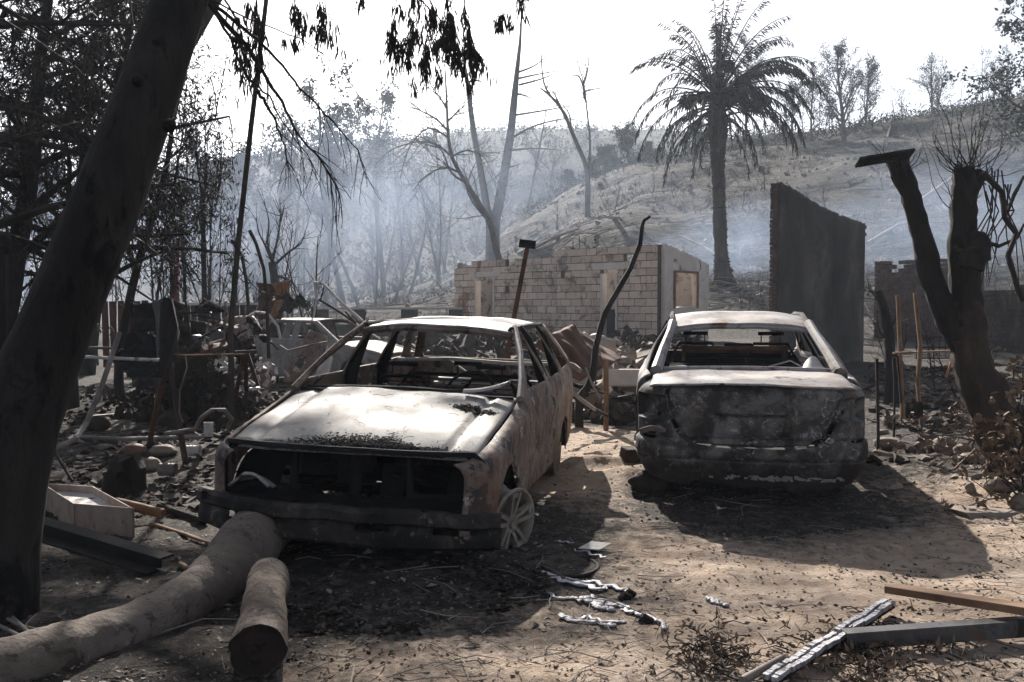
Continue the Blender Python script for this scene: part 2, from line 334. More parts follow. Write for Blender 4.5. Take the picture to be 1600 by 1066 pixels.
# ------------------------------------------------------------------ cars
def interp(pts): 
    xs = [p[0] for p in pts]; ys = [p[1] for p in pts]
    return lambda t: float(np.interp(t, xs, ys))
def wheel_mesh(r=.212, wdt=.17, spokes=5, double=True):
    b = B()   # axis along local x, outer face towards +x
    b.lathe([(r, 0), (r + .006, -.01), (r * .93, -.02), (r * .90, -wdt * .5), (r * .93, -wdt + .02), (r + .004, -wdt), (r - .01, -wdt), (r * .86, -wdt * .8), (r * .85, -.03), (r * .94, 0)], 40, axis='x', closed=True)
    b.lathe([(.0, .0), (.028, .0), (.03, -.02), (.055, -.015), (.062, -.03), (.062, -.06)], 20, axis='x')
    for k in range(spokes):
        th = 2 * math.pi * k / spokes + math.pi / 2
        for s in ((-1, 1) if double else (0,)):
            def pt(rr, off, dx):
                return Vector((dx, rr * math.cos(th) - off * math.sin(th), rr * math.sin(th) + off * math.cos(th)))
            a0 = pt(.045, s * .016, -.035); a1 = pt(r * .9, s * .036, -.012)
            b.beam(a0, a1, .024, .036, up=(1, 0, 0))
        if double: b.beam(pt(r * .82, -.04, -.014), pt(r * .82, .04, -.014), .03, .02, up=(1, 0, 0))
        th2 = th + math.pi / 5
        b.lathe([(.006, 0), (.006, -.02)], 8, c=(-.02, .036 * math.cos(th2), .036 * math.sin(th2)), axis='x')
    b.lathe([(r * .70, -.09), (r * .72, -.10)], 28, axis='x'); b.lathe([(.02, -.09), (r * .70, -.09)], 28, axis='x')
    return b
def seat_mesh(cx, cy, z0, wdt=.46, h=.55):
    b = B()
    r = .012; x0, x1 = cx - wdt / 2, cx + wdt / 2
    b.tube([(x0, cy, z0), (x0, cy - .45, z0 + .02), (x1, cy - .45, z0 + .02), (x1, cy, z0), (x0, cy, z0)], r, 6)
    b.tube([(x0, cy, z0), (x0 + .02, cy + .12, z0 + h * .8), (x0 + .08, cy + .15, z0 + h), (x1 - .08, cy + .15, z0 + h), (x1 - .02, cy + .12, z0 + h * .8), (x1, cy, z0)], .016, 6)
    for k in range(6):
        t = (k + .5) / 6; b.tube([(x0, cy + .12 * t, z0 + h * t), (cx, cy + .14 * t + .02, z0 + h * t - .01), (x1, cy + .12 * t, z0 + h * t)], .004, 4)
        b.tube([(x0, cy - .45 * t, z0 + .02), (x1, cy - .45 * t, z0 + .02)], .004, 4)
    for s in (-.09, .09): b.tube([(cx + s, cy + .15, z0 + h), (cx + s, cy + .15, z0 + h + .1)], .006, 5)
    b.tube([(cx - .12, cy + .15, z0 + h + .1), (cx + .12, cy + .15, z0 + h + .1)], .02, 6)
    return b
def side_parts(root, cfg, mats, only=None):
    top, bot, wd, zb = cfg['top'], cfg['bot'], cfg['w'], cfg['belt']
    for s in (1, -1):
        def fn(y, z):
            W = wd(y); zt = cfg['shoulder'](y); bz = zb(y)
            if z <= bz:
                x = W - .03 * max(0, (.5 - z) / .35) ** 2 + .008 * math.sin(max(0, z - .55) * 14)
                t = min(1, max(0, (z - (zt - .09)) / .09)); x -= cfg['rnd'](y) * (1 - math.sqrt(max(0, 1 - t * t)))
            else:
                t = (z - bz) / max(.01, cfg['roofz'] - bz); x = W - cfg['rnd'](y) * 0.6 - (W - cfg['rnd'](y) * .6 - cfg['roofw']) * t ** 1.15
            ex = cfg.get('endr', .12); d = min(y - cfg['y0'], cfg['y1'] - y)
            if d < ex: x -= .10 * (1 - math.sqrt(max(0, 1 - (1 - max(d, 0) / ex) ** 2)))
            n = (fbm(y * 2.2 + s * 7, z * 2.5, 3) - .5) * cfg['dent']
            return (s * (x + n), y, z)
        for (nm, ya, yb, holes, mk) in cfg['side']:
            ys = list(np.arange(ya, yb, .03)) + [yb]
            ol = [(y, bot(y)) for y in ys] + [(y, top(y)) for y in ys[::-1]]
            h = [q for q in holes]
            b = B().panel(ol, h, cfg.get('res', .026), fn)
            b.build(nm, mats[mk], root, solid=.014)
def arch(base, arches):
    def f(y):
        z = base
        for (c, cz, r) in arches:
            if abs(y - c) < r: z = max(z, cz + math.sqrt(r * r - (y - c) ** 2))
        return z
    return f
def place_wheel(root, x, y, z, s, mat, steer=0, camber=0, proto=[None]):
    if proto[0] is None:
        o = wheel_mesh().build('wheel', mat, root); proto[0] = o
    else:
        o = proto[0].copy(); COL.objects.link(o); o.parent = root
    o.location = (x, y, z); o.rotation_euler = (0, camber, steer + (0 if s > 0 else math.pi)); OFF[o.name] = Vector(); return o

# ---- left wreck: burnt hatchback / estate seen from the front
HX, HY, HR = -.965, 4.97, R(-11)
hb = thing('burnt_estate_car', 'burnt-out estate car with an ash-white bonnet and gaping black front, at left', 'car wreck', (HX, HY, gzs(HX, HY + 1) - .02), (0, R(1.6), HR), local=True)
ar = [(.60, .20, .31), (3.02, .20, .31)]
cfg = dict(
    top=interp([(.0, .60), (.1, .63), (.6, .73), (1.13, .845), (1.17, .87), (1.86, 1.27), (1.95, 1.305), (3.25, 1.31), (3.35, 1.29), (3.78, .90), (3.86, .86)]),
    bot=arch(.19, ar), w=interp([(0, .81), (.3, .835), (1.2, .855), (2.6, .86), (3.3, .85), (3.86, .82)]),
    belt=interp([(0, 2), (1.12, 2), (1.13, .86), (3.9, .90)]), shoulder=interp([(0, .60), (.1, .63), (.6, .73), (1.13, .845), (1.3, .89), (3.9, .92)]),
    rnd=interp([(0, .085), (1.13, .06), (1.5, .045), (3.9, .04)]), roofz=1.31, roofw=.575, y0=0, y1=3.86, dent=.03, endr=.16,
    side=[('fender', .0, 1.16, [], 0),
          ('door', 1.168, 2.16, [[(1.34, .90), (1.38, .925), (1.93, 1.235), (2.09, 1.245), (2.09, .90)]], 0),
          ('door', 2.168, 2.92, [[(2.24, .91), (2.24, 1.25), (2.86, 1.25), (2.86, .91)]], 0),
          ('quarter_panel', 2.928, 3.86, [[(3.0, .92), (3.0, 1.25), (3.24, 1.24), (3.52, .94)]], 0)])
side_parts(hb, cfg, [M['burnt_side']])
# bonnet
def hood(u, v):
    y = .075 + v * 1.10; hw = .745 + .035 * v; x = (u * 2 - 1) * hw; a = abs(u * 2 - 1)
    z = .635 + .215 * v ** .9 + .028 * (1 - a ** 2) * (.5 + v * .5) - .018 * math.exp(-((a - .78) / .03) ** 2) * (v > .02)
    if v < .04: z -= .03 * (1 - v / .04)
    y += -.035 * (1 - a ** 2) * (1 - v) + .07 * a ** 4 * (1 - v) * 0.8 - .05 * (1 - a * a) * v
    z += (fbm(x * 2.2 + 5, y * 2.2, 3) - .5) * .03 + (fbm(x * 9, y * 9, 2) - .5) * .005
    if a > .97: z -= .01
    return Vector((x, y, z))
hd = B().grid(hood, 60, 50).build('hood', M['ash_panel'], hb, label='ash-white buckled bonnet with charred crust along its front edge', solid=.012)
# charred crust along the front edge and a black clump near the cowl
b = B()
for k in range(5600):
    if k < 4900:
        u = rnd.gauss(.58, .15); v = abs(rnd.gauss(0, .05)) * (1.3 - abs(u - .6) * 1.8) * (.3 + 1.4 * float(fbm(u * 9, .5, 2)))
    else:
        u = rnd.gauss(.86, .035); v = rnd.gauss(.70, .022) + (u - .86) * -.3
    if not (0.02 < u < .98 and 0 <= v < 1): continue
    p = hood(u, v); s = rnd.uniform(.0015, .0055) * (1.7 if k >= 4900 else 1); 
    b.box(p + Vector((0, 0, s * .15)), (s * rnd.uniform(1, 3), s * rnd.uniform(1, 2.5), s * .5), Euler((rnd.uniform(-.25, .25), rnd.uniform(-.25, .25), rnd.uniform(0, 3))))
b.build('charred_crust', M['soot'], hd, kind='stuff')
b = B()
for k in range(34):
    p = hood(rnd.uniform(.08, .92), rnd.uniform(.1, .95)) + Vector((0, 0, .004)); a = rnd.uniform(0, 6.3); l = rnd.uniform(.02, .09)
    q = p + Vector((math.cos(a) * l, math.sin(a) * l, .012 * math.sin(a) + .002)); b.tube([p, (p + q) / 2 + Vector((rnd.uniform(-.01, .01), .0, .006)), q], .0014, 3)
b.build('pine_needles', M['twig'], hd, kind='stuff')
def roofh(u, v):
    a = abs(u * 2 - 1); y = 1.86 + v * 1.46 + (-.05 * (1 - a * a)) * (1 - v); x = (u * 2 - 1) * (.585 - .01 * v)
    z = 1.285 + .045 * (1 - a ** 2.4) + .03 * math.sin(v * 3.0) - .02 * (1 - v) + (fbm(x * 3, y * 3 + 3, 3) - .5) * .035
    return Vector((x, y, z))
B().grid(roofh, 44, 50).build('roof', M['sedan_pale'], hb, solid=.014)
b = B(); b.tube([roofh(i / 12, 0) + Vector((0, .02, -.035)) for i in range(13)], .026, 6); b.build('windshield_header', M['burnt_side'], hb)
for s in (-1, 1):
    b = B(); b.tube([(s * .80, 1.10, .85), (s * .77, 1.30, .955), (s * .70, 1.62, 1.13), (s * .62, 1.86, 1.25), (s * .585, 1.96, 1.295)], [.026, .022, .02, .022, .026], 8)
    b.build('windshield_pillar', M['ash_panel' if s > 0 else 'burnt_side'], hb)
    b = B(); b.tube([(s * .80, 2.16, .25), (s * .79, 2.17, .88), (s * .66, 2.17, 1.2), (s * .58, 2.17, 1.29)], [.05, .05, .03, .035], 6)
    b.tube([(s * .80, 2.92, .3), (s * .78, 2.92, .88), (s * .66, 2.90, 1.2), (s * .58, 2.88, 1.29)], [.05, .05, .028, .03], 6)
    b.tube([(s * .575, 1.9, 1.275), (s * .57, 3.3, 1.28)], .03, 6)
    b.build('inner_pillar', M['soot'], hb)
# front opening: cavity, radiator support, headlight apertures
b = B()
def front(x, z):
    a = abs(x) / .80; inn = float(sm((.73 - abs(x)) / .08)) * float(sm((.625 - z) / .03)) * float(sm((z - .30) / .05)); return (x + (fbm(z * 4, x * 2, 2) - .5) * .05 * inn, .015 + .10 * a ** 3 + (fbm(x * 3, z * 3, 2) - .5) * .03 + .17 * inn, z)
b.panel([(-.80, .27), (.80, .27), (.80, .60), (.74, .655), (-.74, .655), (-.80, .60)],
        [[(-.77, .38), (-.77, .57), (-.70, .605), (-.40, .62), (-.40, .38)], [(.77, .38), (.77, .57), (.70, .605), (.36, .61), (.36, .38)], [(-.36, .36), (-.36, .61), (-.03, .615), (-.03, .34)], [(.03, .34), (.03, .61), (.32, .60), (.32, .36)]], .02, front)
b.build('radiator_support', M['soot'], hb, solid=.03)
b = B(); b.box((0, .62, .40), (1.24, .7, .42)); b.v = b.v; b2 = B()
for k in range(14): b2.box((rnd.uniform(-.45, .45), rnd.uniform(.3, .9), rnd.uniform(.3, .6)), (rnd.uniform(.1, .3), rnd.uniform(.1, .3), rnd.uniform(.08, .22)), Euler((rnd.uniform(-.3, .3), rnd.uniform(-.3, .3), rnd.uniform(-1, 1))))
for k in range(10):
    p = Vector((rnd.uniform(-.5, .5), rnd.uniform(.2, .7), rnd.uniform(.3, .6))); b2.tube([p, p + Vector((rnd.uniform(-.3, .3), rnd.uniform(-.1, .2), rnd.uniform(-.1, .1))), p + Vector((rnd.uniform(-.4, .4), rnd.uniform(-.1, .2), rnd.uniform(-.15, .1)))], .02, 6)
b2.build('engine_block', M['soot'], hb, bevel=.01)
b = B(); b.box((0, 1.13, .55), (1.5, .03, .62)); b.box((0, 2.3, .22), (1.5, 2.9, .02))
for x in (-.5, 0, .5): b.box((x, 2.2, .245), (.06, 2.7, .03))
b.build('floor_pan', M['soot'], hb)
# bumper beam, lower valance
b = B()
def bump_pt(u, z, dy=0):
    x = (u * 2 - 1) * .90; a = abs(u * 2 - 1); return Vector((x, -.10 + .19 * a ** 2.6 + dy, z))
prof = [(.04, .335), (-.015, .34), (-.03, .325), (-.03, .285), (-.015, .272), (.0, .268), (.0, .235), (-.012, .225), (-.02, .2), (-.018, .165), (-.0, .15), (.05, .15)]
vs = []; nu = 46
for i in range(nu + 1):
    u = i / nu
    for dy, z in prof:
        p = bump_pt(u, z, dy); p.z += (fbm(p.x * 2.5, z * 3, 3) - .5) * .05 - .02 * (u - .5); p.y += (fbm(p.x * 3 + 4, z * 6, 3) - .5) * .035 + (fbm(p.x * 14, z * 14, 2) - .5) * .012; vs.append(p)
fs = [(i * len(prof) + j, (i + 1) * len(prof) + j, (i + 1) * len(prof) + j + 1, i * len(prof) + j + 1) for i in range(nu) for j in range(len(prof) - 1)
      if not (4 <= j <= 6 and (.12 < i / nu < .2 or .56 < i / nu < .66 or .8 < i / nu < .9))]
b.add(vs, fs)
bo = b.build('front_bumper', pmat('heat_stained_bumper', [(.3, (.012, .011, .010)), (.5, (.035, .030, .027)), (.68, (.10, .085, .075))], 7, [(K, 3, .48, .56), ((.16, .13, .11), 16, .60, .64)], .75, 40, .8, .008), hb, solid=.012)
for x in (-.62, -.3, .0, .33, .66): B().box((x, -.02 + .1 * abs(x) ** 2, .25), (.03, .06, .17)).build('bumper_bracket', M['soot'], hb)
for x in (-.8, -.45, .5): B().lathe([(0, -.02), (.018, -.02), (.02, .02)], 8, c=(x, -.06, .345)).build('bumper_bolt', M['soot'], hb)
b = B()  # pale slumped remnant in the left lamp opening
b.grid(lambda u, v: Vector((-.72 + u * .26, .05 + v * .1, .37 + .085 * math.sin(u * 3) * (1 - v * .5) + .03 * fbm(u * 5, v * 5, 2))), 10, 6)
b.build('melted_headlight', M['pale_metal'], hb, solid=.012)
# interior
b = B(); b.tube([(-.74, 1.22, .84), (-.4, 1.17, .86), (0, 1.14, .87), (.4, 1.17, .86), (.74, 1.22, .84)], [.03] * 5, 7); b.box((0, 1.32, .78), (1.4, .05, .05)); b.box((.0, 1.5, .55), (.2, .5, .3)); b.build('dashboard_frame', M['soot'], hb)
b = B()
for k in range(30): 
    x = rnd.uniform(-.3, .2); b.box((x, 1.22 + rnd.uniform(-.03, .03), .875 + rnd.uniform(-.01, .015)), (.06, .03, .02), Euler((rnd.uniform(0, 1), rnd.uniform(0, 1), rnd.uniform(-.4, .4))))
b.build('dashboard_crust', M['soot'], hb)
for s in (-1, 1): seat_mesh(s * .36, 2.05, .45, .46, .42).build('front_seat', M['soot'], hb)
b = seat_mesh(0, 2.75, .42, 1.2, .42); b.build('rear_seat', M['soot'], hb)
b = B(); b.box((.2, 2.95, .80), (.95, .05, .02)); b.box((.2, 2.9, .765), (1.0, .04, .02)); b.build('parcel_shelf', M['pale_metal'], hb)
b = B(); b.lathe([(.18 + .012 * math.cos(t), .012 * math.sin(t)) for t in np.linspace(0, 6.283, 8, endpoint=False)], 26, closed=True)
o = b.build('steering_wheel', M['soot'], hb); o.location = (.36, 1.52, .82); o.rotation_euler = (R(62), 0, 0)
b = B().panel([(-.78, .3), (.78, .3), (.78, .88), (.57, 1.29), (-.57, 1.29), (-.78, .88)], [[(-.68, .92), (.68, .92), (.53, 1.22), (-.53, 1.22)]], .03,
     lambda x, z: (x, 3.86 - max(0, z - .88) * 1.25 - .06 * (x / .78) ** 4, z)); b.build('tailgate', M['burnt_side'], hb, solid=.02)
b = B()
b.grid(lambda u, v: Vector((.42 + u * .30, 1.05 + v * .07 + .05 * u, .885 + .065 * u * u + .02 * math.sin(v * 3))), 12, 4); b.build('torn_metal_strip', M['pale_metal'], hb, solid=.006)
b = B(); b.tube([(-.75, 3.25, .93), (-.2, 3.2, .955), (.3, 3.15, .94), (.75, 3.1, .95)], .018, 6); b.tube([(-.25, 3.2, .95), (.0, 2.9, .86), (.3, 3.0, .93)], .01, 5); b.build('fallen_roof_rail', M['pale_metal'], hb)
place_wheel(hb, .90, .48, .175, 1, M['rim'], R(-24), R(4))
place_wheel(hb, -.80, .60, .2, -1, M['rim'], R(-8))
place_wheel(hb, .80, 3.02, .2, 1, M['rim']); place_wheel(hb, -.80, 3.02, .2, -1, M['rim'])
for s in (-1, 1):
    for yc in (.60, 3.02):
        B().grid(lambda u, v: Vector((s * (.82 - v * .3), yc + .32 * math.cos(math.pi * u), .2 + .32 * math.sin(math.pi * u))), 16, 3).build('wheel_arch_liner', M['soot'], hb)
        b = B(); b.tube([(s * .45, yc, .2), (s * .8, yc, .2)], .03, 8); b.lathe([(.0, .0), (.11, .0), (.11, -.02)], 18, c=(s * .70, yc, .2), axis='x'); b.build('wheel_hub', M['soot'], hb)

# ---- right wreck: burnt saloon seen from behind
SX, SY, SR = 1.735, 6.45, R(-10.5)
sd = thing('burnt_saloon_car', 'burnt-out saloon on the right seen from behind, pale scorched roof and sooty boot lid', 'car wreck', (SX, SY, gzs(SX, SY + 1) - .01), (0, 0, SR), local=True)
ar2 = [(.92, .27, .33), (3.48, .27, .33)]
scfg = dict(
    top=interp([(.0, .83), (.06, .865), (.3, .90), (.62, .925), (.66, .935), (1.32, 1.22), (1.45, 1.275), (1.9, 1.335), (2.4, 1.34), (2.75, 1.28), (3.5, .97), (4.2, .78), (4.3, .6)]),
    bot=arch(.22, ar2), w=interp([(0, .83), (.41, .835), (1.2, .86), (2.8, .86), (4.3, .78)]),
    belt=interp([(0, 2), (.6, 2), (.61, .925), (3.4, .92), (3.5, 2)]), shoulder=interp([(0, .83), (.06, .865), (.3, .90), (.66, .935), (2, .95), (3.5, .97), (4.3, .7)]),
    rnd=interp([(0, .11), (.6, .12), (1.2, .08), (4.3, .1)]), roofz=1.36, roofw=.57, y0=-1.0, y1=4.3, dent=.02, endr=.28,
    side=[('quarter_panel', .41, 1.50, [[(1.30, .98), (1.36, 1.15), (1.46, 1.2), (1.46, .98)]], 0),
          ('door', 1.508, 2.3, [[(1.56, .98), (1.56, 1.23), (1.7, 1.27), (2.24, 1.28), (2.24, .98)]], 0),
          ('door', 2.308, 3.3, [[(2.38, .98), (2.38, 1.28), (2.6, 1.26), (3.2, 1.03), (3.22, .98)]], 0),
          ('fender', 3.308, 4.3, [], 0)])

def boot(u, v):
    a = abs(u * 2 - 1); y = -.0 + v * .66 - .05 * (1 - a * a) * (1 - v) + .05 * a ** 4 * (1 - v); x = (u * 2 - 1) * (.735 - .02 * v)
    z = .868 + .065 * v + .022 * (1 - a * a) + (fbm(x * 3, y * 3 + 9, 3) - .5) * .03 - (.012 if a > .975 else 0)
    return Vector((x, y, z))
B().grid(boot, 50, 24).build('boot_lid', M['sedan_pale'], sd, solid=.012)
PY = .42; _th = np.linspace(-math.pi / 2, math.pi / 2, 721); _e = 2 / 3.4
_px = .835 * np.sign(np.sin(_th)) * np.abs(np.sin(_th)) ** _e; _py = PY - (PY + .055) * np.abs(np.cos(_th)) ** _e
_s = np.concatenate([[0], np.cumsum(np.hypot(np.diff(_px), np.diff(_py)))]); _s = _s - _s[-1] / 2; SM = 2 * float(_s[-1])
LIDX = lambda z: float(np.interp(z, [.44, .46, .5, .6, .74, .86], [.30, .42, .50, .56, .60, .63]))
def rear(sv_, z):
    x = float(np.interp(sv_, _s, _px)); y = float(np.interp(sv_, _s, _py)); cx, cy = 0., .60
    nx, ny = x - cx, y - cy; nl = math.hypot(nx, ny); nx /= nl; ny /= nl; a = abs(x) / .835; out = 0.
    out -= .11 * (1 - math.sqrt(max(0., 1 - min(1, max(0, (z - .755) / .115)) ** 2)))                # rounded shoulder
    out += .022 * float(sm((.475 - z) / .025)) - .11 * float(sm((.40 - z) / .30))         # bumper shelf
    out -= .018 * math.exp(-((z - .335) / .012) ** 2) + .014 * math.exp(-((z - .485) / .010) ** 2)
    lx = LIDX(z)
    if z > .435:
        out -= .035 * math.exp(-((abs(x) - lx) / .012) ** 2)
        if z < .47 and abs(x) < .36: out -= .02 * math.exp(-((z - .445) / .009) ** 2)
        if abs(x) < lx: out -= .012 + .018 * float(sm((z - .70) / .03)) * float(sm((.80 - z) / .03)) * 0; 
        e = max((abs(x)) / .27, abs(z - .585) / .07); out -= .06 * float(sm((1.12 - e) / .2))
        if z > .80: out += .02 * float(sm((z - .80) / .03)) * (abs(x) < lx)
        if abs(x) > lx + .01: out -= .075 * float(sm(min(.80 - z, z - .61, abs(x) - lx - .015) / .03)) * float(sm((SM / 2 - .10 - abs(sv_)) / .06))
    out += (float(fbm(sv_ * 3.5, z * 3.5, 3)) - .5) * .045 + (float(fbm(sv_ * 14, z * 14, 2)) - .5) * .008
    return (x + nx * out, y + ny * out, z)
hs = SM / 2; zt_ = lambda q: .868 + .012 * (1 - min(1, abs(q) / hs) ** 2) + .012 * float(sm((abs(q) - .8) / .3))
ol = [(-hs, .22), (-hs + .1, .2), (-.7, .15), (-.5, .13), (-.45, .17), (-.1, .12), (.25, .14), (.3, .10), (.5, .11), (.72, .15), (hs - .08, .2), (hs, .22)] + [(q, zt_(q)) for q in np.linspace(hs, -hs, 70)]
def slot(pl, w_):
    a = np.array(pl, float); d = np.gradient(a, axis=0); d /= np.linalg.norm(d, axis=1)[:, None]; n_ = np.stack([-d[:, 1], d[:, 0]], 1) * w_ / 2; return [tuple(q) for q in a + n_] + [tuple(q) for q in (a - n_)[::-1]]
zs_ = [.84, .78, .70, .62, .55, .50, .465]
holes = [slot([(LIDX(z) + .02, z) for z in zs_] + [(.36, .447), (.30, .44)], .017), slot([(-LIDX(z) - .02, z) for z in zs_] + [(-.36, .447), (-.30, .44)], .017), slot([(-.26, .437), (-.1, .434), (.1, .434), (.22, .437)], .014),
    slot([(.72, .475), (.82, .478), (.92, .485), (1.02, .49)], .014), slot([(-.72, .475), (-.8, .478), (-.88, .485)], .014), [(.70, .665), (.735, .67), (.735, .70), (.70, .70)], [(-.77, .63), (-.74, .63), (-.74, .655), (-.765, .66)], [(-hs + .05, .40), (-hs + .03, .52), (-hs + .12, .50), (-hs + .15, .40)]]
m, nt, bs_, v = newmat('soot_and_ash_saloon_paint'); sx = nt.nodes.new('ShaderNodeSeparateXYZ'); lk(nt, v, sx.inputs[0])
def addm(a, b_, k): n = nt.nodes.new('ShaderNodeMath'); n.operation = 'MULTIPLY_ADD'; lk(nt, a, n.inputs[0]); n.inputs[1].default_value = k; lk(nt, b_, n.inputs[2]) if hasattr(b_, 'links') else setattr(n.inputs[2], 'default_value', b_); return n.outputs[0]
pale = ramp(nt, [(.3, (.2, .16, .14)), (.5, (.36, .335, .325)), (.7, (.31, .305, .32))], noise(nt, v, 2.4, 8, .65)); pale = mixc(nt, ramp(nt, [(.54, 0.), (.68, 1.)], noise(nt, v, 3.2, 8, .7)), pale, (.16, .09, .06))
blk = ramp(nt, [(.33, (.02, .018, .018)), (.45, (.06, .055, .052)), (.54, (.14, .13, .125)), (.66, (.22, .21, .21))], noise(nt, v, 3, 9, .7, .5))
blk = mixc(nt, ramp(nt, [(.55, 0.), (.59, .9)], noise(nt, v, 11, 12, .82, 1.2)), blk, (.36, .35, .35)); blk = mixc(nt, ramp(nt, [(.50, 0.), (.58, .9)], noise(nt, v, 2.6, 8, .65)), blk, (.016, .014, .014))
blk = mixc(nt, ramp(nt, [(.57, 0.), (.72, .9)], noise(nt, v, 2.1, 7, .6)), blk, (.14, .075, .035))
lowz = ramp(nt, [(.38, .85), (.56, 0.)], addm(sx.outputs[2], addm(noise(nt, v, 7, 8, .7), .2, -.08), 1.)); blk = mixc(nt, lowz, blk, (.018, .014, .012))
my = addm(sx.outputs[1], addm(sx.outputs[2], addm(noise(nt, v, 5, 8, .7), -.25, .5), 0), 1.)     # soot follows the burnt rear end
zz = addm(sx.outputs[2], addm(noise(nt, v, 6, 8, .7), .0, .16), 1.)
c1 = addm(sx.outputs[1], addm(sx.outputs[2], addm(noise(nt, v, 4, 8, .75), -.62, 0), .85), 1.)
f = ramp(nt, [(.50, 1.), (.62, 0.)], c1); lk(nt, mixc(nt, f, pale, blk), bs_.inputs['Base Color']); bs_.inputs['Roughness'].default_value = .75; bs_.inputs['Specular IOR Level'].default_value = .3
bump(nt, bs_, v, 45, .5, .005); M['saloon_body'] = m
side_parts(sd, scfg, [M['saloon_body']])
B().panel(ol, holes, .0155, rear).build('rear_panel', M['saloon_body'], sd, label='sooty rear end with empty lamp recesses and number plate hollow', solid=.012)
def roofs(u, v):
    a = abs(u * 2 - 1); y = 1.34 + v * 1.36 + .03 * (1 - a * a) * (1 - v) * -1; x = (u * 2 - 1) * .585
    z = float(np.interp(v, [0, .1, .4, .75, 1], [1.27, 1.305, 1.37, 1.375, 1.33])) + .04 * (1 - a ** 2.5) - .01 + (fbm(x * 3, y * 2 + 3, 3) - .5) * .02
    return Vector((x, y, z))
B().grid(roofs, 44, 44).build('roof', M['sedan_pale'], sd, solid=.014)
for s in (-1, 1):
    b = B(); b.tube([(s * .70, .60, .93), (s * .655, .9, 1.075), (s * .60, 1.2, 1.215), (s * .575, 1.4, 1.30)], [.05, .042, .038, .04], 8); b.build('rear_window_pillar', M['sedan_pale'], sd)
    b = B(); b.tube([(s * .57, 1.36, 1.29), (s * .585, 1.9, 1.37), (s * .585, 2.4, 1.375), (s * .58, 2.7, 1.33)], .024, 6); b.tube([(s * .8, 2.3, .3), (s * .8, 2.3, .93), (s * .62, 2.3, 1.3)], [.05, .045, .03], 6)
    b.tube([(s * .8, 3.35, .94), (s * .6, 2.72, 1.32)], .03, 6); b.build('inner_pillar', M['soot'], sd)
b = B(); b.tube([roofs(i / 12, 0) + Vector((0, .01, -.03)) for i in range(13)], .02, 6); b.build('rear_window_header', M['sedan_pale'], sd)
b = B(); b.tube([(-.64, .66, .945), (-.3, .62, .955), (0, .61, .96), (.3, .62, .955), (.64, .66, .945)], .02, 6); b.build('rear_window_sill', M['sedan_pale'], sd)
b = B(); b.box((0, 1.05, .93), (1.2, .5, .015)); b.box((0, 1.3, .90), (1.2, .03, .1)); b.box((0, 2.2, .25), (1.5, 3.2, .02)); b.box((0, 3.3, .6), (1.45, .03, .6)); b.box((0, 3.25, .93), (1.3, .1, .08)); b.build('floor_pan', M['soot'], sd)
b = B(); 
for s in (-1, 1): b.add(*[(lambda q: (q.v, q.f))(seat_mesh(s * .36, 2.25, .5, .48, .58))][0])
b.build('front_seat', M['soot'], sd); seat_mesh(0, 1.45, .45, 1.15, .55).build('rear_seat', M['soot'], sd)
for o_, y_, m_ in (('headrest_rail', 1.32, 'rust'), ('seat_back_frame', 1.5, 'rust')):
    b = B(); b.box((-.05, y_, 1.09 - (y_ - 1.3) * .2), (.86, .03, .035)); b.box((-.48, y_, 1.04), (.03, .03, .14)); b.box((.38, y_, 1.04), (.03, .03, .14)); b.build(o_, M[m_], sd)
b = B(); b.tube([(.2, .95, .95), (.38, 1.0, 1.0), (.46, .8, .955), (.55, .82, .96)], .007, 5); b.build('bent_wire', M['pale_metal'], sd); b = B(); b.grid(lambda u, v: Vector((.45 + u * .16, .72 + v * .12, .96 + .09 * math.sin(u * 3) * v)), 8, 6); b.build('warped_trim', M['pale_metal'], sd)
b = B().grid(lambda u, v: Vector((-.805 + u * .19, -.02 + .06 * v - .08 * u * (1 - u), .545 + .03 * math.sin(u * 3) - .045 * v)), 10, 5); b.build('bent_metal_flap', M['ash_panel'], sd, solid=.006)
b = B()
for k in range(60):
    x = rnd.gauss(.25, .22); z = rnd.uniform(.19, .225); y = rear(x, z)[1] - .012; b.box((x, y, z), (rnd.uniform(.01, .05), .008, rnd.uniform(.008, .02)), Euler((0, rnd.uniform(-.2, .2), 0)))
b.build('ash_flakes', M['ash_panel'], sd, kind='stuff')
for s in (-1, 1):
    place_wheel(sd, s * .80, .92, .2, s, M['rim']); place_wheel(sd, s * .78, 3.48, .2, s, M['rim'])
for s in (-1, 1):
    for yc in (.92, 3.48):
        B().grid(lambda u, v: Vector((s * (.82 - v * .3), yc + .34 * math.cos(math.pi * u), .27 + .34 * math.sin(math.pi * u))), 16, 3).build('wheel_arch_liner', M['soot'], sd)
        B().lathe([(.0, .0), (.14, .0), (.15, -.06), (.14, -.08)], 20, c=(s * .70, yc, .2), axis='x').build('brake_drum', M['soot'], sd)
B().tube([(-.6, .92, .22), (.6, .92, .22)], .05, 8).build('rear_axle', M['soot'], sd); B().box((-.1, .45, .2), (.5, .5, .1)).build('spare_wheel_well', M['soot'], sd)

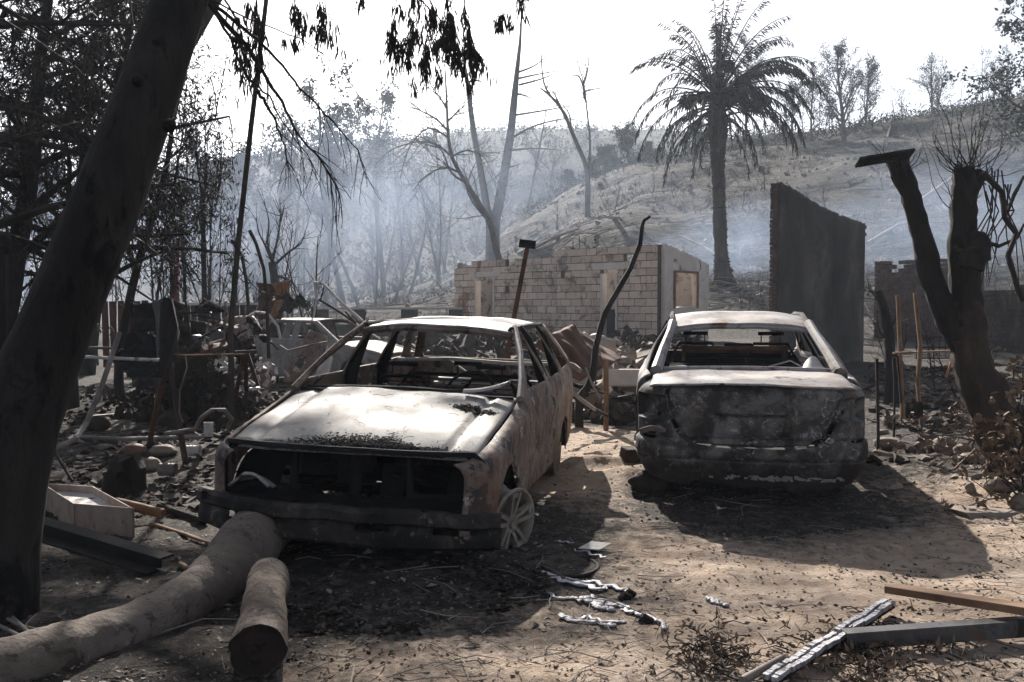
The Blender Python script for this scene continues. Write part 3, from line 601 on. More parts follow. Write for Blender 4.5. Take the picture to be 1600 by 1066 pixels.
# ---- third wreck, far left behind the estate: side view
def far_car():
    c = P(520, 592, 17.6); c.z = gzs(c.x, c.y) - .02
    t = thing('burnt_hatchback_car', 'small pale burnt hatchback seen from its side, behind the left car beside the bent panels', 'car wreck', c, (0, 0, R(66)), local=True); t.scale = (.93, .93, .93)
    a3 = [(-1.05, .27, .33), (1.35, .27, .33)]
    # y runs front(-) to rear(+); front points to picture right
    c3 = dict(top=interp([(-1.75, .62), (-1.6, .74), (-.72, .92), (-.66, .95), (-.1, 1.30), (0.05, 1.36), (1.5, 1.37), (1.62, 1.33), (1.9, .95), (1.98, .6)]),
        bot=arch(.2, a3), w=interp([(-1.75, .74), (-1, .79), (1.9, .78)]), belt=interp([(-1.75, 2), (-.70, 2), (-.69, .93), (2, .93)]),
        shoulder=interp([(-1.75, .62), (-.7, .92), (2, .95)]), rnd=interp([(-2, .08), (2, .05)]), roofz=1.37, roofw=.56, y0=-1.75, y1=1.98, dent=.04, res=.05,
        side=[('fender', -1.75, -.62, [], 0), ('door', -.61, .42, [[(-.38, .99), (-.02, 1.26), (.05, 1.30), (.34, 1.30), (.34, .99)]], 0),
              ('door', .43, 1.2, [[(.50, .99), (.50, 1.30), (1.14, 1.30), (1.14, .99)]], 0), ('quarter_panel', 1.21, 1.98, [[(1.27, .99), (1.27, 1.28), (1.5, 1.28), (1.68, .99)]], 0)])
    side_parts(t, c3, [M['ash_panel']])
    B().grid(lambda u, v: Vector(((u - .5) * 1.18, -.03 + v * 1.62, 1.345 + .04 * (1 - (2 * u - 1) ** 2) + .02 * math.sin(v * 3))), 16, 16).build('roof', M['burnt_side'], t, solid=.02)
    B().grid(lambda u, v: Vector(((u - .5) * (1.46 + .06 * v), -1.7 + v * 1.0, .68 + .23 * v + .03 * (1 - (2 * u - 1) ** 2))), 16, 14).build('hood', M['burnt_side'], t, solid=.02)
    for s in (-1, 1): B().tube([(s * .76, -.68, .93), (s * .6, -.05, 1.33)], .035, 6).build('windshield_pillar', M['sedan_pale'], t)
    B().box((0, .4, .24), (1.4, 2.6, .03)).box((0, -.7, .55), (1.4, .04, .6)).build('floor_pan', M['soot'], t)
    for s in (-1, 1):
        seat_mesh(s * .35, .45, .45, .45, .55).build('front_seat', M['soot'], t)
        for y in (-1.05, 1.35): place_wheel(t, s * .74, y, .2, s, M['rim'])
    B().grid(lambda u, v: Vector((-.74 + .02 * u, -1.05 + .36 * math.cos(math.pi * u), .27 + .36 * math.sin(math.pi * u))) + Vector((v * .35, 0, 0)), 14, 2).build('wheel_arch_liner', M['soot'], t)
    B().panel([(-.74, .3), (.74, .3), (.72, .66), (-.72, .66)], [[(-.66, .42), (-.66, .6), (-.3, .62), (-.3, .42)], [(.66, .42), (.66, .6), (.3, .62), (.3, .42)]], .04, lambda x, z: (x, -1.74 + .1 * (x / .74) ** 2, z)).build('front_panel', M['burnt_side'], t, solid=.02)
far_car()

# ------------------------------------------------------------------ block building
def wall_blocks(b, o, d, L, hf, th, ops, rng, bl=.37, bh=.205, gap=.019, z0=-.65, rough=.006, mortar=None):
    """o base corner, d unit dir, outward normal is on the -n side"""
    d = Vector(d).normalized(); n = Vector((-d.y, d.x, 0)); rows = int(4.5 / bh)
    rot = Matrix((d, n, Vector((0, 0, 1)))).transposed()
    for r in range(rows):
        za = z0 + r * bh; zc = za + bh / 2; s0 = -(bl / 2 if r % 2 else 0)
        s = s0
        while s < L:
            a, e = max(s, 0), min(s + bl, L); s += bl
            if e - a < .05: continue
            if zc > hf((a + e) / 2) + rng.uniform(-.03, .03): continue
            segs = [(a, e)]
            for (p, q, zl, zh) in ops:
                if zl < zc < zh:
                    ns = []
                    for (x, y) in segs:
                        if y <= p or x >= q: ns.append((x, y)); continue
                        if x < p: ns.append((x, p))
                        if y > q: ns.append((q, y))
                    segs = ns
            for (x, y) in segs:
                if y - x < .04: continue
                if rng.random() < .012: continue
                c = Vector(o) + d * ((x + y) / 2) + Vector((0, 0, zc)) + n * rng.uniform(-.006, .006)
                b.box(c, (y - x - gap, th, bh - gap), rot, rough)
                if mortar is not None: mortar.box(Vector(o) + d * ((x + y) / 2) + Vector((0, 0, zc)), (y - x + .002, th - .024, bh + .002), rot)
m, nt, bs_, v = newmat('pinkish_concrete_blocks')
gi = nt.nodes.new('ShaderNodeNewGeometry')
c = ramp(nt, [(0, (.46, .37, .30)), (.5, (.58, .47, .385)), (1, (.68, .56, .47))], gi.outputs['Random Per Island'])
c = mixc(nt, ramp(nt, [(.54, 0.), (.60, .9)], noise(nt, v, .7, 10, .75, .8)), c, (.64, .54, .44))
c = mixc(nt, ramp(nt, [(.535, 0.), (.58, .95)], noise(nt, v, .8, 10, .78, 1.)), c, (.26, .16, .11))
c = mixc(nt, ramp(nt, [(.54, 0.), (.64, .85)], noise(nt, v, 1.5, 9, .74)), c, (.12, .10, .085))
lk(nt, c, bs_.inputs['Base Color']); bs_.inputs['Roughness'].default_value = .95; bump(nt, bs_, v, 14, .6, .02); M['block'] = m
M['inner_plaster'] = pmat('stained_inner_plaster', [(.3, (.3, .27, .245)), (.6, (.42, .39, .36))], 2, [((.15, .11, .09), 2.5, .52, .60), ((.08, .07, .065), 4, .6, .66)], .9)
M['mortar'] = pmat('dark_mortar', [(.3, (.05, .038, .032)), (.7, (.11, .085, .07))], 6)
NC = P(1030, 500, 24.0); NC.z = gzs(NC.x, NC.y); FL = P(713, 500, 29.3); FL.z = NC.z
fd = (FL - NC); LEN = fd.length; fd.normalize(); pn = Vector((-fd.y, fd.x, 0)); pn = pn if pn.y > 0 else -pn
bd = thing('block_building', 'roofless pinkish concrete block house shell with two doorways and a gable window', 'ruined house', NC)
zt = P(1030, 382, 24).z - NC.z; ztl = P(713, 410, 29.3).z - NC.z
rg = random.Random(4)
def s_of(px):   # param along the front for a pixel column
    d = ray(px, 500); den = d.x * fd.y - d.y * fd.x; t = (NC.x * fd.y - NC.y * fd.x) / den; return (Vector((d.x * t, d.y * t, 0)) - Vector((NC.x, NC.y, 0))).dot(fd)
oa0, oa1 = s_of(968), s_of(941); ob0, ob1 = s_of(776), s_of(745)
hfr = lambda s: zt + (ztl - zt) * s / LEN - (.2 if 5.05 < s < 5.6 else 0) - (.2 if s > 7.2 else 0)
b = B(); mo = B(); base = NC + Vector((0, 0, 0))
wall_blocks(b, base, fd, LEN, hfr, .19, [(oa0, oa1, -1, 2.0), (ob0, ob1, -1, 1.9)], rg, mortar=mo)
fw = b.build('front_wall', M['block'], bd, smooth=False); mo.build('mortar', M['mortar'], fw, smooth=False)
b = B(); b.box(base + fd * ((oa0 + oa1) / 2) + Vector((0, 0, 2.10)) - pn * .006, (oa1 - oa0 + .55, .2, .18), Matrix((fd, pn, Vector((0, 0, 1)))).transposed())
b.build('lintel', M['plaster'], bd, bevel=.01)
b = B(); b.box(base + fd * ((ob0 + ob1) / 2) + Vector((0, 0, 1.99)) - pn * .006, (ob1 - ob0 + .5, .2, .16), Matrix((fd, pn, Vector((0, 0, 1)))).transposed())
b.build('lintel', M['plaster'], bd, bevel=.01)
for (p, q) in ((oa0, oa1), (ob0, ob1)):
    b = B()
    for s in (p + .04, q - .04): b.box(base + fd * s + Vector((0, 0, .9)), (.07, .22, 2.0), Matrix((fd, pn, Vector((0, 0, 1)))).transposed())
    b.build('door_frame', M['plaster'], bd, bevel=.005)
GW = 2.3
def slab(name, o, d, L, top, th, holes, mat, zb=-.2, res=.07):
    d = Vector(d).normalized(); n = Vector((-d.y, d.x, 0)); ys = list(np.linspace(0, L, 24))
    ol = [(0, zb), (L, zb)] + [(y, top(y) + rg.uniform(-.03, .03)) for y in ys[::-1]]
    b = B().panel(ol, holes, res, lambda u, z: tuple(o + d * u + Vector((0, 0, z)) + n * (fbm(u * 2, z * 2, 3) - .5) * .03))
    return b.build(name, mat, bd, solid=th, smooth=True)
g0 = base - fd * .095 + pn * .1
slab('gable_wall', g0, pn, GW, lambda u: zt + .02 - .42 * u / GW * (1 if u < 1.9 else 1.08), .16, [[(.5, .95), (.5, 1.9), (.8, 1.95), (1.62, 1.9), (1.66, 1.0)]], M['plaster'])
b = B()
for a_, c_ in (((.47, .93), (.47, 1.95)), ((.47, 1.93), (1.68, 1.93)), ((1.66, .93), (1.66, 1.93))): b.beam(g0 + pn * a_[0] + Vector((0, 0, a_[1])) - fd * .02, g0 + pn * c_[0] + Vector((0, 0, c_[1])) - fd * .02, .06, .06)
b.build('window_frame', M['wood'], bd)
slab('back_wall', base + pn * GW + fd * .05, fd, LEN - .1, lambda u: zt - .5 - .25 * u / LEN + .1 * math.sin(u * 3), .16, [[(2.5, .9), (2.5, 1.7), (3.4, 1.7), (3.4, .9)]], M['inner_plaster'], res=.12)
slab('end_wall', base + fd * (LEN - .1) + pn * .1, pn, GW - .1, lambda u: ztl - .2 * u, .16, [], M['inner_plaster'], res=.12)
slab('partition', base + fd * (oa1 + .25) + pn * .15, pn, GW - .3, lambda u: 2.3 - .1 * u, .1, [], M['inner_plaster'], res=.12)
slab('partition', base + fd * (ob0 - .35) + pn * .15, (pn + fd * .25), GW - .3, lambda u: 2.1 - .1 * u, .1, [], M['inner_plaster'], res=.12)
# charred door leaf filling the lower right opening
b = B(); b.box(base + fd * ((oa0 + oa1) / 2) + pn * .12 + Vector((0, 0, .35)), (oa1 - oa0 - .12, .04, 1.1), Matrix((fd, pn, Vector((0, 0, 1)))).transposed(), .02)
b.build('charred_door', M['char'], bd)
b = B()
for px in (793, 896, 906): 
    s = s_of(px); q = base + fd * s; q.z += hfr(s) - .05; b.tube([q, q + Vector((rg.uniform(-.03, .03), 0, .35 + .2 * rg.random()))], .012, 5)
b.build('rebar_stub', M['char_brown'], bd)

# ------------------------------------------------------------------ tall free-standing wall
WA, WB = P(1217, 500, 15.0), P(1350, 500, 18.6); WA.z = gzs(WA.x, WA.y) - .1; WB.z = WA.z
wd_ = WB - WA; WL = wd_.length; wd_.normalize(); wn = Vector((-wd_.y, wd_.x, 0))
tw = thing('smoke_stained_wall', 'tall dark smoke-stained wall slab standing alone behind the right car', 'wall', WA)
zA = P(1217, 281, 15).z - WA.z; zB = P(1350, 349, 18.6).z - WA.z
def wtop(u):
    t = u / WL; return zA + (zB - zA) * t - .10 * math.sin(t * math.pi) - (.03 if t < .08 else 0)
ys = list(np.linspace(0, WL, 60)); ol = [(0, -.3), (WL, -.3)] + [(y, wtop(y) + rg.uniform(-.02, .02)) for y in ys[::-1]]
b = B().panel(ol, [], .06, lambda u, z: tuple(WA + wd_ * u + Vector((0, 0, z)) + wn * ((fbm(u * 2, z * 2, 3) - .5) * .02 + .012 * math.exp(-((u - WL * .56) / .02) ** 2))))
b.build('plaster_face', M['concrete'], tw, solid=.05)
# brick core, its broken end and ragged top
b = B(); bk = Matrix((wd_, wn, Vector((0, 0, 1)))).transposed()
for r in range(60):
    z = r * .075 - .1
    for k in range(int(WL / .3) + 1):
        u = k * .3 + (.15 if r % 2 else 0) - .12
        if u > WL - .05 or z > wtop(max(0, min(u, WL))) - .07 + .04 * rg.random(): continue
        if k > 1 and z < wtop(min(u, WL)) - .3: continue
        e0 = (-.02 + rg.uniform(0, .025)) if k == 0 else u; c = WA + wd_ * ((e0 + u + .28) / 2) + Vector((0, 0, z + .03)) + wn * .105
        b.box(c, (u + .28 - e0, .13, .066), bk, .006)
b.build('brick_core', M['brick_dark'], tw, smooth=False)
ol2 = [(0.1, -.3), (WL - .02, -.3)] + [(y, wtop(y) - .05) for y in np.linspace(WL - .02, .1, 30)]
B().panel(ol2, [], .12, lambda u, z: tuple(WA + wd_ * u + Vector((0, 0, z)) + wn * .17)).build('rear_plaster', M['concrete'], tw, solid=-.03)

# ------------------------------------------------------------------ dark brick ruin behind the right-hand tree
RB0 = P(1368, 500, 27); RB1 = P(1500, 500, 25); RB0.z = RB1.z = gzs(RB0.x, RB0.y)
t = thing('brick_ruin', 'low dark broken brick wall beyond the charred tree at right', 'ruined wall', RB0)
rd_ = (RB1 - RB0); RL = rd_.length; rd_.normalize(); b = B()
hz0 = P(1368, 415, 27).z - RB0.z
def rtop(s): return hz0 + (.12 if s < .55 else -.18 if s < .8 else .10 if s < 1.0 else .16 if s < 1.35 else .1) + .04 * math.sin(s * 9)
wall_blocks(b, RB0, rd_, RL + .6, rtop, .2, [], rg, bl=.3, bh=.12, gap=.012, z0=-.3, rough=.01, mortar=None)
b.build('brickwork', M['brick_dark'], t, smooth=False)
b = B().panel([(0.02, -.3), (RL + .58, -.3), (RL + .58, hz0 - .1), (0.02, hz0 - .25)], [], .15, lambda u, z: tuple(RB0 + rd_ * u + Vector((0, 0, z)))); b.build('mortar', M['mortar'], t, solid=.1)
RC = P(1510, 500, 22); RD = P(1640, 500, 20); RC.z = RD.z = gzs(RC.x, RC.y)
t = thing('soot_black_wall', 'sooty low wall behind the twigs at the right edge', 'ruined wall', RC); b = B()
mo = B(); wall_blocks(b, RC, (RD - RC), 2.6, lambda s: P(1540, 452, 21).z - RC.z + .05 * math.sin(s * 5), .2, [], rg, bl=.3, bh=.12, gap=.012, z0=-.3, rough=.01, mortar=mo); b.build('brickwork', M['char_brown'], t, smooth=False); mo.build('mortar', M['char'], t, smooth=False)

# ------------------------------------------------------------------ vegetation generators
def rdir(rg): 
    while True:
        v = Vector((rg.uniform(-1, 1), rg.uniform(-1, 1), rg.uniform(-1, 1)))
        if .1 < v.length < 1: return v.normalized()
def leafq(vs, fs, p, d, l, wd, rg):
    d = d.normalized(); s = d.cross(rdir(rg))
    if s.length < .01: return
    s = s.normalized() * wd; n = len(vs); c = d.cross(s).normalized() * l * rg.uniform(-.12, .12)
    vs.extend([p, p + d * l * .45 + s + c, p + d * l, p + d * l * .45 - s + c]); fs.append((n, n + 1, n + 2, n + 3))
def grow(b, lf, p, d, L, r, lvl, rg, o):
    n = max(3, int(4 + L / o['seg'] * .5)) if lvl else max(5, int(L / o['seg'])); n = min(n, 12)
    path = [p]; q = p; dd = d.normalized()
    for i in range(n):
        dd = (dd + rdir(rg) * o['wob'] + Vector((0, 0, o['up'] if lvl else 0)) + (Vector((0, 0, -o.get('droop', 0))) * (i / n) if lvl else Vector())).normalized()
        q = q + dd * L / n; path.append(q)
    rt = r * (o['tip'] if lvl == 0 else .25)
    rad = [r + (rt - r) * i / n for i in range(n + 1)]
    b.tube(path, rad, 7 if lvl == 0 else (4 if lvl == 1 else 3), cap=False)
    if lvl < o['lv']:
        k = o['kids'][lvl]
        for j in range(k):
            t = rg.uniform(o['start'] if lvl == 0 else .2, 1.0) if j else 1.0
            i = min(n - 1, int(t * n)); f = t * n - i; pp = path[i].lerp(path[i + 1], f)
            ax = (path[i + 1] - path[i]).normalized(); side = ax.cross(rdir(rg)).normalized()
            a = R(rg.uniform(*o['ang'])); nd = ax * math.cos(a) + side * math.sin(a)
            grow(b, lf, pp, nd, L * o['lr'][lvl] * rg.uniform(.6, 1.1) * (1.15 - .5 * t if lvl == 0 else 1), max(rad[i] * .55, o['rmin']), lvl + 1, rg, o)
    if lf is not None and lvl >= o['lv'] - (1 if o.get('leaf', 0) else 0) and o.get('leaf', 0):
        for j in range(o['leaf']):
            t = rg.uniform(.3, 1) * n; i = min(n - 1, int(t)); pp = path[i].lerp(path[i + 1], t - i) + rdir(rg) * o['ls'] * .8
            leafq(lf[0], lf[1], pp, rdir(rg) + Vector((0, 0, -o.get('hang', .5))), o['ls'] * rg.uniform(.6, 1.2), o['lw'], rg)
BARE = dict(seg=.8, wob=.13, up=.06, lv=3, kids=[9, 5, 3], lr=[.42, .55, .55], ang=(20, 55), start=.3, tip=.25, rmin=.008)
def tree(name, label, p, h, r, seed, lean=(0, 0), o=None, mat='twig', lmat='leaf', group=None, cat='tree', base=None):
    rg = random.Random(seed); op = dict(BARE); op.update(o or {}); t = thing(name, label, cat, p, group=group)
    tb = B(); cb = B(); lf = ([], []); n = max(6, int(h / op['seg'])); n = min(n, 14)
    path = [Vector(p) - Vector((0, 0, .15))]; d = Vector((lean[0], lean[1], 1)).normalized(); q = Vector(p); path.append(q); c = Vector((rg.uniform(-1, 1), rg.uniform(-1, 1), 0)) * op.get('curve', .08)
    for i in range(n):
        d = (d + rdir(rg) * op['wob'] * .5 + c / n + Vector((0, 0, .03))).normalized(); q = q + d * h / n; path.append(q)
    rad = [r * (1.25 if i == 0 else 1.1 if i == 1 else 1) * (1 - (1 - op['tip']) * max(0, i - 1) / n) for i in range(len(path))]
    tb.tube(path, rad, 8, rough=.06); tb.build('trunk', M[mat], t)
    for j in range(op['kids'][0]):
        tt = op['start'] + (1 - op['start']) * (j + rg.random()) / op['kids'][0]; i = min(n - 1, int(tt * n)); pp = path[i + 1].lerp(path[i + 2], tt * n - i)
        ax = (path[i + 2] - path[i + 1]).normalized(); side = ax.cross(rdir(rg)).normalized(); a = R(rg.uniform(*op['ang']))
        grow(cb, lf, pp, ax * math.cos(a) + side * math.sin(a), h * op['lr'][0] * rg.uniform(.6, 1.1) * (1.25 - .75 * tt), max(rad[i + 1] * .5, op['rmin']), 1, rg, op)
    if len(cb.v): cb.build('branches', M[mat], t)
    if lf[0]: B().add(*lf).build('foliage', M[lmat], t, smooth=False)
    return t
# ---- palm on the lower slope
def palm():
    p = G(1131, 446); s = p.y / 1400; t = thing('burnt_palm_tree', 'tall burnt palm with drooping scorched fronds standing on the lower slope', 'palm tree', p); rg = random.Random(21)
    def at(px, py, dy=0): return P(px, py, p.y + dy)
    pts = [(1133, 452, 26), (1131, 440, 22), (1129, 425, 16), (1127, 400, 13), (1124, 340, 12), (1123, 290, 12), (1121, 250, 13), (1121, 230, 15), (1121, 205, 19), (1121, 180, 17), (1121, 150, 12)]
    b = B(); path = []; rad = []
    for (a, c) in zip(pts[:-1], pts[1:]):
        for k in range(5): f = k / 5; path.append(at(a[0] + (c[0] - a[0]) * f, a[1] + (c[1] - a[1]) * f)); rad.append((a[2] + (c[2] - a[2]) * f) * s * .84 * (1 + rg.uniform(-.06, .06)))
    b.tube(path, rad, 14, rough=.05)
    for k in range(500):      # frond-base stubs
        i = rg.randrange(8, len(path)); a = rg.uniform(0, 6.28); q = path[i]; rr = rad[i]; e = 1 if i > 34 else .35
        d = Vector((math.cos(a), math.sin(a), .5)); b.tube([q + d * rr * .8, q + d * (rr + .08 * e)], [.05, .02], 4)
    b.build('trunk', M['char_brown'], t)
    top = at(1122, 158); 
    for k in range(96):
        az = rg.uniform(0, 6.283); el = R(86) - (k / 96) ** .9 * R(118) + R(rg.uniform(-8, 8)); L = rg.uniform(3.6, 4.7) * (1 if el > 0 else .72)
        d = Vector((math.cos(az) * math.cos(el), math.sin(az) * math.cos(el), math.sin(el))); n = 13; q = top + Vector((0, 0, rg.uniform(-.9, .4) if el < R(20) else rg.uniform(-.1, .5))) + Vector((d.x, d.y, 0)) * .25; path = [q]; dd = d.copy()
        for i in range(n):
            dd = (dd + Vector((0, 0, -.05 - .32 * (i / n) ** 1.3 * max(.3, math.cos(el))))).normalized(); q = q + dd * L / n; path.append(q)
        b = B(); b.tube(path, [.04 * (1 - .85 * i / n) + .004 for i in range(n + 1)], 4, cap=False); lv = []; lfc = []
        dens = 34 if el > 0 else 10
        for j in range(dens * 2):
            tt = .22 + .78 * (j // 2) / dens; i = min(n - 1, int(tt * n)); pp = path[i].lerp(path[i + 1], tt * n - i); ax = (path[i + 1] - path[i]).normalized()
            sd_ = ax.cross(Vector((0, 0, 1)));
            if sd_.length < .1: sd_ = Vector((1, 0, 0))
            sd_.normalize(); sgn = 1 if j % 2 else -1
            l = rg.uniform(.25, .5) * (1 - .4 * abs(tt - .55)); leafq(lv, lfc, pp, sd_ * sgn * .35 + ax * .75 + Vector((0, 0, -.9)) + rdir(rg) * .3, l * 1.15, .022 + .010 * rg.random(), rg)
        b.add(lv, lfc); b.build('frond', M['char_brown'] if el > -.2 else M['twig'], t)
    for (px, py, r_, sx) in ((1078, 157, 19, 1.1), (1160, 125, 16, .9), (1098, 150, 14, 1), (1180, 160, 20, 1.2), (1150, 150, 17, 1.2), (1138, 100, 12, .9), (1120, 120, 14, .8)):
        c = at(px, py, rg.uniform(-1, .6)); b = B(); rr = r_ * s
        for k in range(90):
            d = rdir(rg); d.x *= sx; d.z *= .8; b.tube([c + d * rr * .2, c + d * rr * .75 + Vector((0, 0, -.04)), c + d * rr + Vector((0, 0, -.15))], [.07, .05, .01], 4)
        b.tube([top, top.lerp(c, .5) + Vector((0, 0, .2)), c], .04, 5); b.build('fruit_stalk_cluster', M['char_brown'], t)
palm()
# ---- two big bare trunks and the leaning one in the middle
def traced(name, label, Y, trunk, brs, mat='grey_tree', seed=1, twig=6, cat='tree', rmin=.012, tw=1.2, lf=0, lmat='leaf', tlv=1):
    s = Y / 1400; p0 = P(trunk[0][0], trunk[0][1], Y); z = gzs(p0.x, p0.y); t = thing(name, label, cat, (p0.x, p0.y, z)); rg = random.Random(seed)
    pa = [Vector((p0.x, p0.y, z - .4))] + [P(a, c, Y + (i * .02 * Y * .1)) for i, (a, c, _) in enumerate(trunk)]; ra = [trunk[0][2] * s * 1.15] + [q[2] * s for q in trunk]
    def sub(pa, ra, k=3):
        o = []; q = []
        for i in range(len(pa) - 1):
            for j in range(k):
                f = j / k; a0 = pa[max(0, i - 1)]; a1 = pa[i]; a2 = pa[i + 1]; a3 = pa[min(len(pa) - 1, i + 2)]
                o.append(.5 * ((2 * a1) + (a2 - a0) * f + (2 * a0 - 5 * a1 + 4 * a2 - a3) * f * f + (3 * a1 - a0 - 3 * a2 + a3) * f ** 3)); q.append(ra[i] + (ra[i + 1] - ra[i]) * f)
        return o + [pa[-1]], q + [ra[-1]]
    pp, rr = sub(pa, ra); B().tube(pp, rr, 9, rough=.05).build('trunk', M[mat], t); b = B(); L = ([], [])
    for br in brs:
        dy = rg.uniform(-.05, .05) * Y * .6; n = len(br) - 1; path = [P(a, c, Y + dy * i / max(1, n)) for i, (a, c) in enumerate(br)]; r0 = max(rmin, (2.4 if mat == 'grey_tree' else 3) * s * .8)
        path, rad = sub(path, [r0 * (1 - .8 * i / n) for i in range(n + 1)]); b.tube(path, rad, 5, rough=.08)
        op = dict(BARE, lv=tlv + 1, kids=[3, 3, 2], lr=[.5, .5, .5], leaf=lf * 2, ls=.12, lw=.014, hang=1., rmin=rmin * .5, wob=.18)
        for k in range(twig):
            i = rg.randrange(1, len(path) - 1); grow(b, L, path[i], (path[i + 1] - path[i]).normalized() + rdir(rg) * .9, tw * rg.uniform(.4, 1), max(rad[i] * .5, rmin * .6), 2 - (tlv - 1), rg, op)
    if brs: b.build('branches', M[mat], t)
    if L[0]: B().add(*L).build('foliage', M[lmat], t, smooth=False)
    return t
traced('bare_pine_trunk', 'tallest bare tapering trunk in the valley with short side limbs on its right', 62,
    [(773, 352, 8), (778, 325, 8), (788, 270, 7.5), (797, 215, 6.5), (803, 160, 5.5), (809, 100, 3.5), (813, 60, 2.2), (815, 15, 1)],
    [[(810, 113), (835, 103), (860, 84)], [(810, 123), (842, 116), (878, 110)], [(811, 133), (845, 124), (872, 112)], [(806, 180), (850, 173), (905, 163)], [(803, 214), (835, 197), (880, 186), (910, 190)], [(798, 235), (835, 232), (878, 235)], [(795, 262), (815, 256)], [(808, 147), (822, 150), (832, 156)], [(793, 262), (780, 272), (765, 285)]], seed=3, twig=2, tw=1.5)
traced('bare_pine_trunk', 'slimmer bare grey trunk leaning left beside the tallest bare trunk', 58,
    [(765, 352, 6), (760, 320, 6), (750, 260, 5), (740, 205, 4.5), (733, 150, 3.5), (729, 120, 3), (725, 95, 1.5)],
    [[(728, 100), (700, 98), (672, 90)], [(728, 108), (705, 104), (680, 82)], [(733, 128), (748, 126), (756, 132)], [(725, 95), (726, 70), (728, 50)]], seed=5, twig=2)
traced('leaning_bare_tree', 'leaning bare tree with wide drooping twiggy crown over the left end of the block house', 48,
    [(780, 412, 5), (774, 385, 5), (766, 350, 4.5), (750, 320, 4), (728, 285, 3.6), (706, 245, 3), (700, 205, 2.4), (698, 160, 1.8), (695, 100, .8)],
    [[(728, 285), (705, 270), (690, 235), (660, 215), (630, 210)], [(706, 245), (680, 225), (650, 222), (610, 235), (585, 260)], [(700, 205), (680, 185), (650, 170), (635, 165)], [(699, 190), (715, 175), (730, 160)], [(698, 170), (685, 150), (665, 135)], [(766, 350), (730, 300), (745, 250)], [(706, 245), (730, 235), (755, 245), (765, 260)], [(700, 215), (670, 200), (640, 230), (625, 280)], [(720, 270), (690, 262), (660, 280), (645, 300)]],
    seed=7, twig=12, tw=3., tlv=2, rmin=.02)
traced('forked_bare_tree', 'bare forked tree on the slope edge right of the tallest bare trunk', 60,
    [(918, 272, 4), (908, 240, 3.5), (893, 205, 3), (880, 175, 2.5), (862, 152, 2), (845, 138, 1)],
    [[(880, 175), (868, 150), (862, 140)], [(862, 152), (850, 130), (846, 90), (850, 75)], [(893, 205), (890, 180), (880, 165)], [(920, 270), (922, 220), (918, 180), (912, 130), (903, 100), (900, 80)], [(916, 160), (912, 145), (925, 140), (955, 136)], [(914, 145), (905, 120), (888, 118)], [(912, 130), (918, 110), (920, 88)]], seed=9, twig=9, tw=1.6, lf=2, rmin=.02)
# ---- charred limb sprouting tree at right
Yr = 7.2; s = Yr / 1400
rb = G(1580, 715); t = thing('charred_forked_tree', 'charred pollarded tree forking in two at the right edge', 'tree', rb); b = B()
def pth(pts, Y, dY=0, b=None, n=10, rough=.12, k=4):
    pp = []; rr = []
    for i, ((x0, y0, r0), (x1, y1, r1)) in enumerate(zip(pts[:-1], pts[1:])):
        for j in range(k): f = j / k; pp.append(P(x0 + (x1 - x0) * f, y0 + (y1 - y0) * f, Y + dY * (i + f))); rr.append((r0 + (r1 - r0) * f) * Y / 1400)
    pp.append(P(pts[-1][0], pts[-1][1], Y + dY * (len(pts) - 1))); rr.append(pts[-1][2] * Y / 1400)
    (b or B()).tube(pp, rr, n, rough=rough); return pp, rr
pth([(1590, 725, 52), (1575, 690, 46), (1545, 630, 34), (1520, 570, 29), (1510, 520, 28), (1508, 470, 25)], Yr, .0, b, 12, .13)
b.build('trunk', M['char_brown'], t); b = B()
pth([(1512, 540, 24), (1480, 500, 20), (1458, 440, 17), (1440, 370, 16), (1425, 310, 15), (1410, 272, 16), (1402, 250, 15)], Yr, .02, b, 10, .12)
b.build('limb', M['char'], t); b = B()
pth([(1510, 510, 26), (1506, 440, 23), (1504, 390, 22), (1505, 330, 20), (1508, 290, 19), (1505, 262, 17)], Yr, 0, b, 10, .12); pth([(1508, 320, 14), (1522, 285, 13), (1533, 268, 9)], Yr, 0, b, 8, .1)
pth([(1515, 420, 20), (1524, 392, 24), (1524, 375, 18), (1515, 362, 8)], Yr - .1, 0, b, 10, .15)
b.build('limb', M['char'], t)
rg = random.Random(31); b = B()
for (cx, cy, n_) in ((1405, 265, 14), (1508, 265, 40), (1530, 275, 16), (1500, 330, 8)):
    for k in range(n_):
        a = rg.uniform(-1.25, 1.1); L = (.1 + .75 * rg.random() ** 1.7) * (1.0 if cx > 1450 else .45); p0 = P(cx + rg.uniform(-14, 14), cy + rg.uniform(-6, 14), Yr + rg.uniform(-.05, .1))
        d = Vector((math.sin(a), rg.uniform(-.4, .4), math.cos(a) * .8)); pa = [p0]; q = p0
        for i in range(5): d = (d + rdir(rg) * .34 + Vector((0, 0, .14))).normalized(); q = q + d * L / 5; pa.append(q)
        b.tube(pa, [.005, .0012], 4, cap=False)
        if rg.random() < .5: d2 = (d + rdir(rg) * .8).normalized(); b.tube([pa[3], pa[3] + d2 * L * .3], [.003, .001], 3, cap=False)
b.build('sprouts', M['twig'], t)
b = B(); pth([(1522, 372, 4), (1560, 385, 3), (1590, 372, 2), (1600, 350, 2)], Yr - .1, 0, b, 5); pth([(1535, 270, 5), (1565, 300, 4), (1570, 340, 4), (1588, 365, 4), (1575, 400, 4), (1590, 450, 4), (1600, 470, 4)], Yr - .2, 0, b, 6)
pth([(1570, 340, 3), (1585, 305, 3), (1600, 275, 2)], Yr - .2, 0, b, 5); pth([(1492, 385, 3), (1498, 392, 3), (1506, 390, 3)], Yr - .3, 0, b, 5)
for k in range(11):
    x = 1535 + k * 5; x2 = x + rg.uniform(-22, 14); pth([(x, 290 + rg.uniform(-30, 40), 1.4), (x + rg.uniform(-14, 18), 330, 1.2), (x2, 370, 1.1), (x2 + rg.uniform(-22, 16), 420 + rg.uniform(-30, 40), .6)], Yr + rg.uniform(-.2, .4), 0, b, 4)
